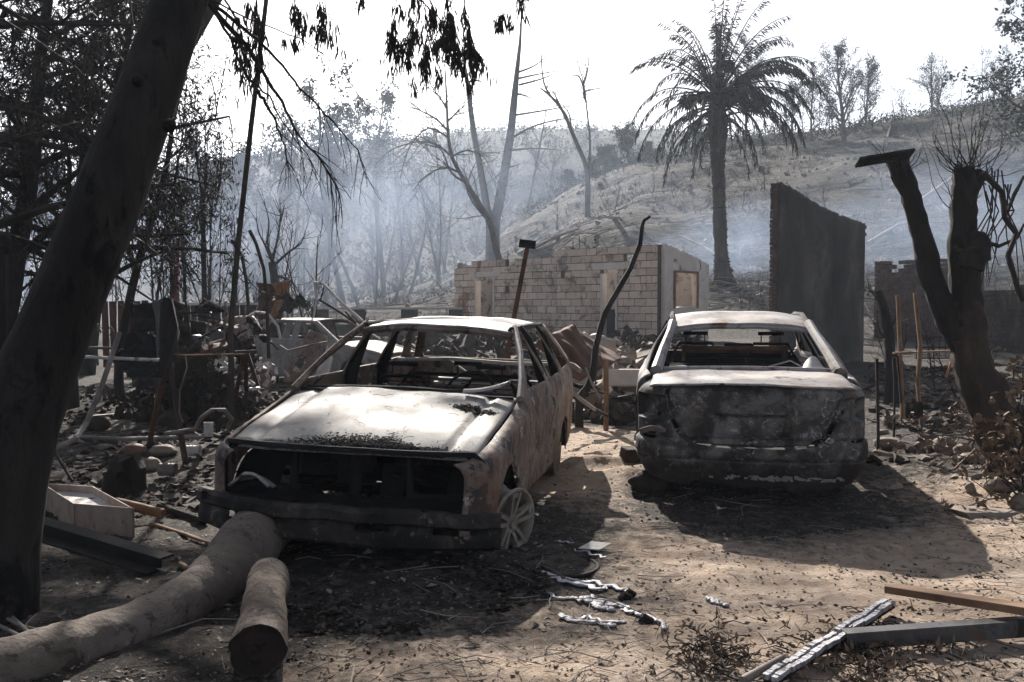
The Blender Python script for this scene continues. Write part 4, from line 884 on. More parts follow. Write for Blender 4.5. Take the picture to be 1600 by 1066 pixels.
b.build('twigs', M['twig'], t)
b = B(); b.beam(P(1340, 254, 7.15), P(1425, 240, 7.2), .12, .022, up=(0, .5, 1)); b.beam(P(1350, 257, 7.12), P(1400, 250, 7.15), .05, .02)
b.build('charred_board', M['char'], None, 'black charred board lying across the broken top of the left limb', 'board', bevel=.003)

# ------------------------------------------------------------------ the leaning tree in the foreground and its drooping branches
rb = P(-25, 960, 4.2); rb.z = gzs(rb.x, rb.y)
lt = thing('leaning_tree', 'thick dark smooth-barked tree leaning right across the left foreground', 'tree', rb)
b = B(); pts = [(-38, 1040, 4.15, 125), (-30, 990, 4.2, 100), (-22, 940, 4.2, 84), (-14, 850, 4.22, 76), (2, 750, 4.25, 72), (28, 660, 4.3, 66), (62, 570, 4.35, 62), (92, 500, 4.4, 58), (128, 410, 4.45, 56), (173, 300, 4.5, 54.5), (205, 215, 4.6, 51), (240, 120, 4.7, 47), (281, 0, 4.85, 43), (320, -130, 5.1, 40), (360, -300, 5.6, 38), (420, -520, 6.4, 36)]
pp = []; rr = []
for i in range(len(pts) - 1):
    for k in range(4):
        f = k / 4; A_, B_ = pts[i], pts[i + 1]; q = [A_[j] + (B_[j] - A_[j]) * f for j in range(4)]; pp.append(P(q[0], q[1], q[2])); rr.append(q[3] * q[2] / 1400 * .93)
b.tube(pp, rr, 28, rough=.012)
b.build('trunk', M['bark'], lt, smooth='full')
rg = random.Random(11)
for (x, y, Y, r_) in ((212, 125, 4.35, .025), (262, 195, 4.38, .028), (244, 68, 4.5, .03), (168, 340, 4.28, .022)):
    c = P(x, y, Y + .11); b = B(); b.lathe([(0, .01), (r_ * .5, .014), (r_, .0), (r_ * 1.3, -.02)], 12, c=(0, 0, 0)); mx = Matrix.Rotation(R(90), 3, 'X'); b.v = [c + mx @ v for v in b.v]; b.build('bark_scar', M['char'], lt)
def cluster(L, p, n, l, wdt, spread=.05, down=1.):
    for k in range(n): leafq(L[0], L[1], p + rdir(rg) * spread * rg.random(), Vector((rg.uniform(-.35, .35), rg.uniform(-.35, .35), -down)), l * rg.uniform(.6, 1.15), wdt, rg)
b = B(); L = ([], [])
def droop(pts, Y, r0, twigs=5, leaves=0, tl=.35, dz=.25, lsz=.11):
    pa = []; n = len(pts) - 1
    for i in range(n):
        for k in range(4): f = k / 4; pa.append(P(pts[i][0] + (pts[i + 1][0] - pts[i][0]) * f, pts[i][1] + (pts[i + 1][1] - pts[i][1]) * f, Y + dz * (i + f) / n) + rdir(rg) * .006)
    pa.append(P(*pts[-1], Y + dz)); m_ = len(pa) - 1
    b.tube(pa, [r0 * (1 - .85 * i / m_) for i in range(m_ + 1)], 6)
    for k in range(twigs):
        i = rg.randrange(int(m_ * .25), m_ + 1); q = pa[i]; d = ((pa[i] - pa[i - 1]).normalized() + rdir(rg) * .8 + Vector((0, 0, -.5))).normalized(); tp = [q]; l = tl * rg.uniform(.4, 1.1)
        for j in range(5): d = (d + Vector((0, 0, -.16)) + rdir(rg) * .22).normalized(); q = q + d * l / 5; tp.append(q)
        b.tube(tp, [max(.0022, r0 * .22), .0012], 4, cap=False)
        for j in range(leaves): cluster(L, tp[rg.randrange(1, 6)], 3, lsz, .0065, .04)
        if rg.random() < .6:
            q = tp[3]; d = (d + rdir(rg) * .9).normalized(); b.tube([q, q + d * l * .25, q + d * l * .4 + Vector((0, 0, -.03))], [.0018, .001], 3, cap=False)
droop([(318, -10), (345, 30), (385, 70), (410, 110), (440, 160), (465, 210), (500, 250), (530, 302)], 5., .017, 22, 0, .4)
droop([(330, 5), (400, 60), (430, 90), (470, 140), (520, 190), (560, 235), (572, 280)], 5.1, .012, 16, 0, .4)
droop([(400, 140), (415, 160), (430, 190), (445, 230), (452, 268)], 5.05, .012, 12, 0, .3)
droop([(322, 0), (360, 60), (385, 120), (420, 150), (440, 190), (480, 240), (500, 290)], 4.95, .010, 12, 0, .3)
droop([(330, 0), (390, 30), (470, 60), (535, 110), (560, 160)], 5.3, .006, 8, 0, .3)
droop([(330, -30), (360, 10), (375, 50), (380, 90)], 5.0, .008, 14, 3, .3)
droop([(390, -60), (400, 0), (402, 40), (410, 80)], 5.2, .006, 14, 4, .28)
droop([(440, -60), (460, -10), (468, 20), (462, 45)], 5.3, .005, 9, 5, .16)
droop([(470, -60), (495, -10), (508, 15), (505, 40)], 5.3, .005, 8, 5, .15)
droop([(540, -70), (562, -30), (568, -5)], 5.6, .004, 4, 3, .1)
droop([(560, -120), (610, -30), (618, 20), (612, 50)], 5.8, .006, 9, 6, .18)
droop([(600, -120), (640, -30), (650, 30), (630, 70)], 5.8, .008, 16, 7, .22)
droop([(650, -120), (672, 0), (690, 40), (668, 80), (650, 88)], 5.9, .008, 18, 7, .18)
droop([(690, -100), (700, 0), (705, 60), (718, 90)], 5.9, .008, 16, 7, .2)
droop([(700, -100), (725, 0), (730, 40), (742, 80), (735, 110)], 5.8, .007, 14, 7, .18)
droop([(660, 0), (680, 30), (670, 60), (680, 100), (648, 112)], 5.8, .005, 6, 5, .12)
droop([(780, -80), (812, 0), (800, 18), (785, 24)], 6., .004, 6, 5, .09)
droop([(812, -60), (818, 0), (817, 30)], 6., .003, 3, 3, .07)
droop([(330, 120), (340, 180), (345, 230)], 5.2, .004, 6, 0, .4)
# high crown above the picture: limbs with leaf masses whose shade dapples the bonnet and the ground
for k in range(9):
    az = rg.uniform(-.35, .75); Lr = rg.uniform(6, 12); q = P(420, -520, 6.4); d = Vector((math.sin(az), math.cos(az), rg.uniform(.25, .75))).normalized(); pa = [q]
    for i in range(10): d = (d + rdir(rg) * .12).normalized(); q = q + d * Lr / 10; pa.append(q)
    b.tube(pa, [.09 * (1 - .9 * i / 10) for i in range(11)], 6)
    for j in range(26):
        i = rg.randrange(3, 11); q = pa[i]; d2 = (rdir(rg) + Vector((0, 0, .1))).normalized(); l = rg.uniform(.6, 1.8); tp = [q, q + d2 * l * .5, q + d2 * l + Vector((0, 0, -.25 * l))]
        b.tube(tp, [.014, .004], 4, cap=False)
        for m_ in range(6): cluster(L, tp[1].lerp(tp[2], rg.random()), 4, .15, .012, .18, .6)
b.build('branches', M['twig'], lt); B().add(*L).build('foliage', M['leaf'], lt, smooth=False)

# ------------------------------------------------------------------ dark leafy mass at upper left: two trees
LEAFY = dict(seg=.5, wob=.16, up=.0, droop=.12, lv=3, kids=[26, 7, 4], lr=[.34, .5, .5], ang=(45, 95), start=.22, tip=.2, rmin=.006, leaf=7, ls=.13, lw=.010, hang=.9)
q = P(-20, 560, 11); q.z = gzs(q.x, q.y); tree('dense_dark_tree', 'dense dark tree with hanging scorched foliage filling the top left corner', q, 7.5, .16, 41, (.03, .05), dict(LEAFY, kids=[38, 8, 4], leaf=12, start=.25), 'twig', 'leaf')
q = P(105, 560, 12.5); q.z = gzs(q.x, q.y); tree('dense_dark_tree', 'dark leafy tree seen immediately behind the leaning trunk', q, 6.6, .14, 42, (.02, .1), dict(LEAFY, kids=[36, 8, 4], leaf=12), 'twig', 'leaf')
q = P(-120, 600, 9); q.z = gzs(q.x, q.y); tree('dense_dark_tree', 'dark tree at the far left edge reaching twigs across the top corner', q, 7.5, .15, 44, (.06, .0), dict(LEAFY, kids=[26, 7, 4], leaf=7), 'twig', 'leaf')

# ---- tall tree whose crown, above the picture, dapples the bonnet and the dirt
def shade_tree():
    q = P(128, 540, 19.5); q.z = gzs(q.x, q.y); t = thing('tall_spreading_tree', 'tall tree partly hidden by the leaning trunk, crown spreading above the picture', 'tree', q); r_ = random.Random(19); b = B(); c = B(); L = ([], [])
    top = q + Vector((3.0, .2, 8.2)); b.tube([q - Vector((0, 0, .2)), q + Vector((.3, 0, 2)), q + Vector((1.0, .1, 4.5)), q + Vector((2., .2, 6.6)), top], [.24, .2, .17, .15, .12], 10, rough=.05); b.build('trunk', M['bark'], t)
    for k in range(17):
        L_ = r_.uniform(5, 11.5); a = r_.uniform(-.45, .38); d = Vector((math.cos(a), math.sin(a), r_.uniform(.02, .32))).normalized(); p = q + Vector((1.5, .1, 5.8)).lerp(Vector((3., .2, 8.2)), r_.random()); pa = [p]
        if k > 12: d = Vector((-math.cos(a), math.sin(a), .3)).normalized(); L_ *= .4
        for i in range(12):
            d = (d + rdir(r_) * .13 + Vector((0, 0, .03 if p.z < 9 else -.05))).normalized(); p = p + d * L_ / 12; p.z = max(p.z, 1.75 + .345 * p.y + .4); pa.append(p.copy())
        c.tube(pa, [.07 * (1 - .88 * i / 12) for i in range(13)], 5, cap=False)
        for j in range(9):
            i = r_.randrange(2, 13); d2 = (rdir(r_) + Vector((.2, 0, .25))).normalized(); l = r_.uniform(.5, 1.5); tp = [pa[i], pa[i] + d2 * l * .5, pa[i] + d2 * l]; c.tube(tp, [.014, .004], 4, cap=False)
            for m_ in range(3):
                pp_ = tp[1].lerp(tp[2], r_.random())
                for z_ in range(4): leafq(L[0], L[1], pp_ + rdir(r_) * .22, Vector((r_.uniform(-.5, .5), r_.uniform(-.5, .5), -.6)), r_.uniform(.12, .24), .02, r_)
    c.build('branches', M['twig'], t); B().add(*L).build('foliage', M['leaf'], t, smooth=False)
shade_tree()
# ---- thin trees behind the scrap
traced('leafy_sapling', 'slender tree with tufts of scorched leaves and a three-way fork above the scrap heap', 16.5, [(322, 560, 4.5), (320, 480, 4.2), (318, 400, 4), (317, 320, 3.5)],
    [[(317, 320), (312, 280), (306, 240), (308, 200), (300, 170)], [(317, 320), (322, 270), (320, 230), (322, 190)], [(317, 330), (330, 300), (344, 270), (346, 225)], [(317, 310), (295, 312), (272, 318), (255, 330)], [(346, 260), (340, 310), (336, 330)]], 'twig', 51, 12, rmin=.01, tw=.8, lf=9)
traced('leaning_thin_tree', 'thin dark tree leaning right close behind the big leaning trunk', 13.5, [(186, 560, 7), (200, 480, 6.5), (222, 390, 6), (245, 320, 5), (262, 250, 4), (272, 180, 3), (290, 120, 2)],
    [[(245, 320), (235, 300), (230, 270)], [(262, 250), (285, 230), (300, 200), (310, 190)], [(250, 300), (262, 305), (275, 300)], [(268, 200), (255, 170), (250, 140)]], 'twig', 52, 12, rmin=.008, tw=.9, lf=5)
b = B(); q = P(362, 590, 10.5); q.z = gzs(q.x, q.y); b.tube([q, P(360, 520, 10.5), P(372, 380, 10.5), P(392, 200, 10.5), P(415, 10, 10.5), P(425, -90, 10.5)], [.038, .036, .033, .03, .027, .02], 8, rough=.04); b.build('bare_pole_trunk', M['char_brown'], None, 'long thin bare pole-like trunk rising out of the top of the picture', 'tree trunk')
traced('forked_burnt_tree', 'small black tree with spreading curled limbs beyond the orange rusty sheet', 27, [(431, 470, 7), (429, 440, 6.5), (425, 410, 6)],
    [[(425, 410), (415, 385), (405, 365), (400, 340)], [(425, 410), (432, 380), (438, 345), (437, 310)], [(428, 415), (450, 395), (470, 380), (477, 362)], [(425, 410), (418, 380), (420, 345), (412, 315)], [(430, 430), (455, 440), (465, 455)], [(438, 345), (445, 320)]], 'char', 53, 6, rmin=.02, tw=1.0)
SAP = dict(seg=.6, wob=.12, up=.1, lv=2, kids=[10, 4], lr=[.3, .5], ang=(18, 50), start=.3, tip=.2, rmin=.006)
rg2 = random.Random(61)
for k in range(34):
    px = rg2.uniform(140, 520); Y = rg2.uniform(17, 29); q = P(px, 500, Y); q.z = gzs(q.x, q.y)
    tree('burnt_sapling', 'thin bare burnt sapling in the thicket behind the scrap heap', q, rg2.uniform(2.2, 5.5) * (1.15 if px < 380 else .62), rg2.uniform(.018, .04), 300 + k, (rg2.uniform(-.15, .15), 0), SAP, 'twig', group='burnt saplings in the thicket behind the scrap')
for i, pts in enumerate(([(390, 360), (400, 380), (412, 420), (417, 470), (420, 560)], [(362, 375), (378, 400), (385, 440), (390, 500), (392, 560)], [(262, 352), (268, 400), (268, 470), (268, 600)], [(284, 360), (288, 420), (290, 520)])):
    b = B(); pth([(x, y, 2.6 if i else 2.8) for x, y in pts], 12.5 + i * .8, 0, b, 6, .05); b.build('bent_iron_rod', M['char_brown'], None, ['thin bent rod curving over right of the bare pole trunk', 'thin dark rod bowed just left of the small forked tree', 'straight black rod standing behind the left trestle', 'short straight rod standing among the left saplings'][i], 'rod')
b = B(); b.beam(P(278, 372, 15), P(274, 500, 15), .05, .05); b.build('red_post', pmat('faded_red_paint', [(.3, (.16, .04, .035)), (.7, (.26, .08, .065))], 5), None, 'faded red thin post among the saplings at left', 'post')

# ---- hazy valley trees
VT = dict(seg=2.5, wob=.12, up=.03, lv=3, kids=[9, 6, 4], lr=[.36, .5, .5], ang=(20, 55), start=.4, tip=.25, rmin=.025, leaf=8, ls=.5, lw=.09, hang=.6, curve=.3)
vts = [(600, 448, 95, 20, .28, -.12, 1), (540, 440, 80, 19, .26, -.2, 1), (625, 430, 100, 17, .2, .1, 0), (415, 455, 70, 14, .25, -.35, 0), (430, 440, 88, 15, .25, .05, 1), (370, 450, 75, 13, .2, .05, 1), (470, 450, 90, 17, .2, -.05, 0), (505, 440, 85, 17, .25, .1, 1), (665, 430, 105, 14, .2, -.25, 0), (690, 420, 110, 17, .22, .05, 0),
       (820, 400, 95, 12, .18, .1, 0), (330, 440, 85, 14, .22, .1, 1), (560, 450, 70, 12, .15, -.3, 0), (640, 440, 70, 9, .14, .3, 0), (40, 470, 60, 11, .2, .1, 1), (100, 470, 70, 12, .2, -.1, 1), (850, 330, 110, 11, .16, .0, 0), (862, 350, 105, 9, .14, -.1, 0)]
for k, (px, py, Y, h, r_, ln, lfy) in enumerate(vts):
    q = P(px, py, Y); q.z = gzs(q.x, q.y); o_ = dict(VT); 
    if not lfy: o_['leaf'] = 0
    tree('valley_tree', 'smoke-veiled tall tree with sparse hanging foliage in the valley' if lfy else 'smoke-veiled bare tree with a thin crown in the valley', q, h * 1.05, r_, 500 + k, (ln, 0), o_, 'grey_tree', 'leaf_green', group='leafy trees in the smoky valley' if lfy else 'bare trees in the smoky valley')
for k in range(30):
    Y = rg2.uniform(58, 125); px = rg2.uniform(300, 770); q = P(px, 440, Y); q.z = gzs(q.x, q.y)
    tree('valley_tree', 'smoke-veiled bare tree with a thin crown in the valley', q, rg2.uniform(5, 12), rg2.uniform(.07, .13), 560 + k, (rg2.uniform(-.45, .35), 0), dict(VT, leaf=0, kids=[10, 7, 4], rmin=.02, start=.2, up=.05), 'grey_tree', group='bare trees in the smoky valley')
# ---- trees on the skyline of the right-hand hill
RT = dict(seg=1., wob=.16, up=.06, lv=3, kids=[14, 7, 5], lr=[.42, .5, .5], ang=(18, 50), start=.15, tip=.25, rmin=.014, leaf=4, ls=.20, lw=.035, hang=.1)
def sky_tree(px, Y, h, seed, label, leaf, group=None, r_=.12, o=None, lean=0, name='hill_tree'):
    q = P(px, 300, Y); q.z = gzs(q.x, q.y); tree(name, label, q, h, r_, seed, (lean, 0), dict(RT, leaf=leaf, **(o or {})), 'grey_tree', 'leaf_green', group=group)
sky_tree(1318, 72, 6.8, 701, 'broad many-stemmed grey tree standing on the hill right of the palm', 4, r_=.2, o=dict(kids=[20, 8, 5], ang=(15, 52), start=.05))
sky_tree(1352, 78, 5., 702, 'smaller upright tree just right of the broad grey tree on the hill', 3)
sky_tree(1268, 76, 5.2, 703, 'thin-leaved tree on the hill between the palm fronds and the broad grey tree', 3)
sky_tree(1235, 80, 4.6, 704, 'feathery small tree on the hill behind the right-hand palm fronds', 3)
sky_tree(1165, 84, 8.0, 705, 'tall thin hill tree whose crown shows through the palm top', 6, r_=.14)
sky_tree(1455, 80, 4.8, 706, 'domed leafless tree on the skyline left of the sprouting pollard', 1, o=dict(ang=(25, 60)))
sky_tree(985, 82, 4.2, 707, 'round bushy shrub tree on the ridge left of the palm', 6, o=dict(start=.1, ang=(30, 70)))
sky_tree(945, 84, 3.2, 708, 'low brushy tree at the brow of the slope', 5, o=dict(start=.1, ang=(30, 70)))
for k in range(30):
    px = rg2.uniform(1180, 1640); sky_tree(px, rg2.uniform(76, 90), rg2.uniform(2., 4.4), 720 + k, 'small thin burnt tree along the skyline of the right-hand hill', rg2.choice([0, 1, 3]), 'small trees along the hill skyline', r_=.06, lean=rg2.uniform(-.12, .12), o=dict(kids=[7, 4, 3]))
for k in range(8):
    px = rg2.uniform(880, 1100); sky_tree(px, rg2.uniform(80, 95), rg2.uniform(1.6, 3.), 760 + k, 'low burnt shrub on the brow left of the palm', 10, 'shrubs on the brow of the slope', r_=.05, o=dict(kids=[9, 5, 4], start=.05, ang=(30, 75)), name='hill_shrub')
for k, (px, py, h) in enumerate(((1330, 235, 0), (960, 330, 1.6), (1195, 300, 1.5), (1290, 330, 1.4), (1022, 300, 1.6), (870, 360, 2.), (1160, 330, 1.3), (1380, 300, 1.6))):
    if h: q = G(px, py); tree('burnt_bush', 'small leafless burnt bush on the open slope', q, h, .035, 780 + k, (rg2.uniform(-.2, .2), 0), dict(SAP, rmin=.012, start=.05, ang=(20, 60)), 'twig', group='leafless bushes on the slope')
# top right corner: dark leafy tree on the hill
q = P(1655, 250, 40); q.z = gzs(q.x, q.y); tree('leafy_hill_tree', 'dark-leaved tree overhanging the top right corner', q, P(1600, 0, 40).z - q.z + .8, .25, 801, (-.08, 0), dict(RT, kids=[18, 7, 5], leaf=11, ls=.22, lw=.06, start=.35, ang=(40, 85), lr=[.34, .5, .5]), 'twig', 'leaf_green')

# ---- ridge scrub and hillside debris: uncountable
def scatter(n, xr, yr, rg, pix=True):
    pr = np.array([rg.random() for _ in range(2 * n)]).reshape(n, 2); Y = yr[0] + (yr[1] - yr[0]) * pr[:, 1] ** 1.; px = xr[0] + (xr[1] - xr[0]) * pr[:, 0]
    X = (px - 800) / 1400 * Y if pix else px
    return np.stack([X, Y, gz(X, Y)], 1)
L = ([], [])
for c in scatter(1500, (820, 1680), (74, 98), rg2):
    c = Vector(c); hh = rg2.uniform(.2, 1.1); 
    for k in range(14): leafq(L[0], L[1], c + Vector((rg2.gauss(0, .5), rg2.gauss(0, .5), abs(rg2.gauss(0, .5)) * hh)), rdir(rg2) + Vector((0, 0, .6)), .3, .05, rg2)
B().add(*L).build('ridge_scrub', M['leaf_green'], None, 'low dusty scrub along the crest of the right-hand hill', 'scrub', kind='stuff', smooth=False)
L = ([], [])
for c in scatter(2200, (250, 1250), (100, 275), rg2):
    c = Vector(c); w_ = rg2.uniform(.6, 2.2)
    for k in range(9): leafq(L[0], L[1], c + Vector((rg2.gauss(0, w_ * .5), rg2.gauss(0, w_ * .5), abs(rg2.gauss(0, w_ * .5)))), rdir(rg2) + Vector((0, 0, .6)), .9, .18, rg2)
B().add(*L).build('distant_scrub', M['leaf_green'], None, 'hazy scrub covering the distant hill beyond the valley', 'scrub', kind='stuff', smooth=False)
b = B()
for c in np.concatenate([scatter(1200, (380, 1680), (32, 84), rg2), scatter(900, (780, 1600), (31, 52), rg2)]):
    c = Vector(c); a = rg2.uniform(-1, 1) * (1.5 if rg2.random() < .4 else .5) + (math.pi if rg2.random() < .5 else 0); l = rg2.uniform(.5, 3.6) * (.5 if rg2.random() < .6 else 1); d = Vector((math.cos(a), math.sin(a) * .7, 0)); pa = []
    r0 = rg2.uniform(.010, .035); q = c.copy(); n = 5; X = []; 
    for i in range(n + 1):
        X.append(q.copy()); d = (d + Vector((rg2.uniform(-.25, .25), rg2.uniform(-.25, .25), 0))).normalized(); q = q + d * l / n
    Zs = gz([v.x for v in X], [v.y for v in X]); hb_ = rg2.uniform(0, .5) * (rg2.random() < .35)
    for i, v in enumerate(X): v.z = float(Zs[i]) + r0 + .04 + hb_ * math.sin(i / n * math.pi)
    b.tube(X, [r0, r0 * .3], 4, cap=False)
b.build('fallen_branches', M['ash_twig'], None, 'ash-white fallen branches strewn over the burnt slope', 'fallen branches', kind='stuff')
b = B()
for c in scatter(1100, (420, 1680), (31, 80), rg2):
    s_ = rg2.uniform(.04, .22); b.box(Vector(c) + Vector((0, 0, s_ * .2)), (s_ * 1.4, s_, s_ * .8), Euler((rg2.random(), rg2.random(), rg2.random() * 3)), s_ * .25)
b.build('hillside_rubble', M['stone'], None, 'pale loose stones scattered on the burnt slope', 'rubble', kind='stuff')
b = B()
for c in scatter(5200, (380, 1680), (31, 95), rg2):
    c = Vector(c)
    if float(fbm(c.x * .12 + 7, c.y * .12, 3)) < .5: continue
    for k in range(3): b.tube([c, c + Vector((rg2.uniform(-.25, .25), rg2.uniform(-.2, .2), rg2.uniform(.15, .6)))], [.012, .004], 3, cap=False)
b.build('burnt_undergrowth', M['twig'], None, 'short black stalks of burnt undergrowth on the slope', 'undergrowth', kind='stuff')
for k, (px, py, s_) in enumerate(((1188, 268, .35), (1195, 245, .3), (1395, 215, .8), (905, 305, .25), (1165, 405, .5))):
    q = G(px, py); b = B(); b.tube([q - Vector((0, 0, .1)), q + Vector((0, 0, s_ * .6)), q + Vector((.1 * s_, 0, s_))], [s_ * .7, s_ * .45, s_ * .3], 9, rough=.2); b.build('charred_stump', M['char'], None, ['squat charred stump high on the slope right of the palm trunk', 'smaller charred stump just above another right of the palm', 'wide black stump near the hill crest left of the pollard', 'tiny charred stump on the far brow', 'charred stump beside the foot of the palm'][k], 'stump')
for k, (x0, y0, x1, y1) in enumerate(((1355, 385, 1450, 345), (1360, 392, 1480, 375), (830, 395, 905, 362), (1300, 425, 1180, 432), (1130, 150 + 260, 1060, 372), (1420, 330, 1560, 235))):
    a = G(x0, y0); c = G(x1, y1); b = B(); m_ = (a + c) / 2; m_.z = max(gzs(m_.x, m_.y), m_.z) + .15; b.tube([a + Vector((0, 0, .1)), m_ + Vector((0, 0, .05)), c + Vector((0, 0, .1))], [.10, .08, .05], 6, rough=.1)
    b.build('dead_tree_log', M['ash_twig'], None, ['pale fallen trunk on the slope right of the tall wall, upper of two', 'pale fallen trunk on the slope right of the tall wall, lower of two', 'fallen trunk on the slope above the left end of the block house', 'fallen trunk lying just right of the palm foot', 'fallen trunk lying just left of the palm', 'long fallen trunk running uphill behind the pollard'][k], 'fallen trunk')

# ------------------------------------------------------------------ foreground logs
rg = random.Random(77)
b = B(); pts = [(-140, 1090, 3.1, .115), (0, 1047, 3.4, .118), (90, 1022, 3.6, .12), (170, 1000, 3.82, .122), (250, 968, 4.05, .126), (310, 930, 4.3, .13), (345, 897, 4.5, .138), (372, 868, 4.7, .155), (392, 848, 4.9, .168), (404, 832, 5.1, .165), (418, 822, 5.35, .155), (440, 812, 5.8, .15)]
pa = []; ra = []
for i in range(len(pts) - 1):
    for k in range(8):
        f = k / 8; A_, B_ = pts[i], pts[i + 1]; q = [A_[j] + (B_[j] - A_[j]) * f for j in range(4)]
        w_ = P(q[0], q[1], q[2]); pa.append(w_); ra.append(q[3] * (1 + .03 * math.sin(i * 8 + k + i * i)))
for _ in range(3):
    pa = [pa[0]] + [(pa[i - 1] + pa[i] * 2 + pa[i + 1]) / 4 for i in range(1, len(pa) - 1)] + [pa[-1]]
b.tube(pa, ra, 28, rough=.015)
for c_, r_ in ((P(383, 832, 4.78), .07),):    # the burl bulge
    for i in range(len(b.v)):
        d = (b.v[i] - c_).length
        if d < .16: b.v[i] = b.v[i] + Vector((-.3, -.4, .8)).normalized() * .045 * (1 - d / .16)
b.build('fallen_log', M['log'], None, 'long pale curved fallen trunk running from the bottom left corner under the estate car', 'log', smooth='full')
t = thing('cut_log', 'short thick split log with a charred cut end lying beside the long fallen trunk', 'log', G(405, 1000))
b = B(); a0 = Vector((-1.20, 4.38, .14)); a1 = Vector((-.99, 3.45, .105)); n_ = 18; pa = [a0.lerp(a1, i / n_) for i in range(n_ + 1)]
b.tube(pa, [.05, .085] + [.094 + .014 * i / n_ for i in range(n_ - 1)], 30, rough=.0, cap=False)
for i, v in enumerate(b.v): c_ = pa[i // 30]; d_ = v - c_; th = math.atan2(d_.z, d_.x); b.v[i] = c_ + d_ * (1 + .34 * (float(fbm(th * 1.2 + 3, i // 30 * .25, 3)) - .5) + .05 * (float(fbm(th * 9, i // 30 * .3, 2)) - .5) - .22 * math.exp(-((th - 1.15) / .07) ** 2) * (i // 30 > 5))
lo_ = [v.copy() for v in b.v[-30:]]; b.build('bark', M['log_dark'], t, smooth='full')
b = B(); n = (a1 - a0).normalized(); vs = []
for k in range(7):
    for v in lo_: vs.append(a1 + (v - a1) * (1 - k / 6.2) - n * (.012 + .05 * float(fbm(v.x * 14 + k * .5, v.z * 14 + k * .7, 3)) * min(1, k / 2)))
b.add(vs, [(k * 30 + i, k * 30 + (i + 1) % 30, (k + 1) * 30 + (i + 1) % 30, (k + 1) * 30 + i) for k in range(6) for i in range(30)] + [tuple(180 + i for i in range(30))]); b.build('charred_end', M['char_brown'], t)

# ------------------------------------------------------------------ molten aluminium runs, shards
def melt(pts, label, name='molten_metal', h=.6):
    b = B(); pa = []; ra = []
    for i in range(len(pts) - 1):
        for k in range(6):
            f = k / 6; x = pts[i][0] + (pts[i + 1][0] - pts[i][0]) * f; y = pts[i][1] + (pts[i + 1][1] - pts[i][1]) * f; g = G(x + rg.uniform(-1, 1), y + rg.uniform(-.8, .8)); r_ = (pts[i][2] + (pts[i + 1][2] - pts[i][2]) * f) * g.y / 1400 * rg.uniform(.75, 1.25)
            pa.append(g + Vector((0, 0, .008))); ra.append(max(.004, r_ * .9))
    b.tube(pa, ra, 9, rough=.22)
    zc = sum(p.z for p in pa) / len(pa)
    for i, v in enumerate(b.v): g = pa[min(i // 9, len(pa) - 1)].z; b.v[i] = Vector((v.x, v.y, g + max(v.z - g, -.004) * h * .6))
    return b
def meltobj(runs, label, name='molten_metal'):
    b = B()
    for r_ in runs: m_ = melt(r_, label); b.add(m_.v, m_.f)
    b.build(name, M['melt'], None, label, 'metal puddle', 'resolidified metal runs on the dirt', smooth='full')
meltobj([[(858, 906, 3), (885, 913, 7), (915, 921, 9), (940, 924, 6), (950, 922, 3)], [(884, 911, 4), (910, 914, 7), (945, 918, 7), (975, 926, 7), (982, 930, 3)]], 'silvery metal run nearest the car, topmost of the main streaks')
meltobj([[(855, 932, 2), (870, 938, 5), (895, 941, 6), (925, 944, 9), (950, 948, 9), (975, 952, 8), (985, 955, 5)], [(925, 945, 7), (940, 955, 11), (960, 958, 9)], [(925, 937, 3), (938, 943, 6), (950, 948, 4)]], 'widest knobbly patch of silvery metal with a long left tail')
meltobj([[(970, 957, 4), (990, 962, 6), (1010, 968, 5), (1030, 977, 7), (1043, 989, 5)]], 'long silvery streak trailing to the lower right of the others')
meltobj([[(874, 965, 7), (892, 974, 6), (920, 976, 5), (950, 981, 7), (966, 984, 8)], [(890, 972, 3), (920, 968, 3), (950, 979, 4), (985, 977, 5)]], 'forked silvery metal run lowest of the group')
meltobj([[(848, 897, 3), (862, 902, 4), (872, 904, 2)]], 'small silvery drip above left of the main streaks')
meltobj([[(866, 850, 2), (880, 851, 3), (900, 852, 2)]], 'thin silvery line on the dark ash beside the wheel')
meltobj([[(897, 864, 2), (915, 868, 3), (935, 873, 3), (951, 878, 4)]], 'silvery strip lying along the glass shard')
meltobj([[(1103, 938, 4), (1115, 945, 7), (1128, 947, 7), (1136, 951, 5)]], 'lone silvery lump on the bare dirt right of the other streaks')
for (x, y) in ((968, 940), (975, 934), (1000, 975)):
    q = G(x, y); b = B(); b.tube([q, q + Vector((.03, .01, .02)), q + Vector((.06, .0, .01))], [.018, .024, .012], 7, rough=.4); b.build('charred_clod', M['char'], None, 'black clod sitting among the silvery metal streaks', 'clod', 'black clods among the metal streaks')
q = G(930, 863); b = B(); b.add([q + Vector(v) for v in ((-.10, -.04, .02), (.02, -.055, .015), (.10, .03, .03), (-.02, .05, .035))], [(0, 1, 2, 3)])
b.build('glass_shard', M['pale_metal'], None, 'square grey shard lying beside the silvery strip near the wheel', 'shard', solid=.006, smooth=False)
# buried tyre wire ring
q = G(875, 885); b = B(); b.lathe([(.21 + .012 * math.cos(a), .012 * math.sin(a)) for a in np.linspace(0, 6.283, 6, endpoint=False)], 32, c=q + Vector((0, 0, .0)), closed=True); b.build('tyre_wire_ring', M['soot'], None, 'thin black ring of tyre wire half sunk in ash near the wheel', 'wire ring', smooth='full')

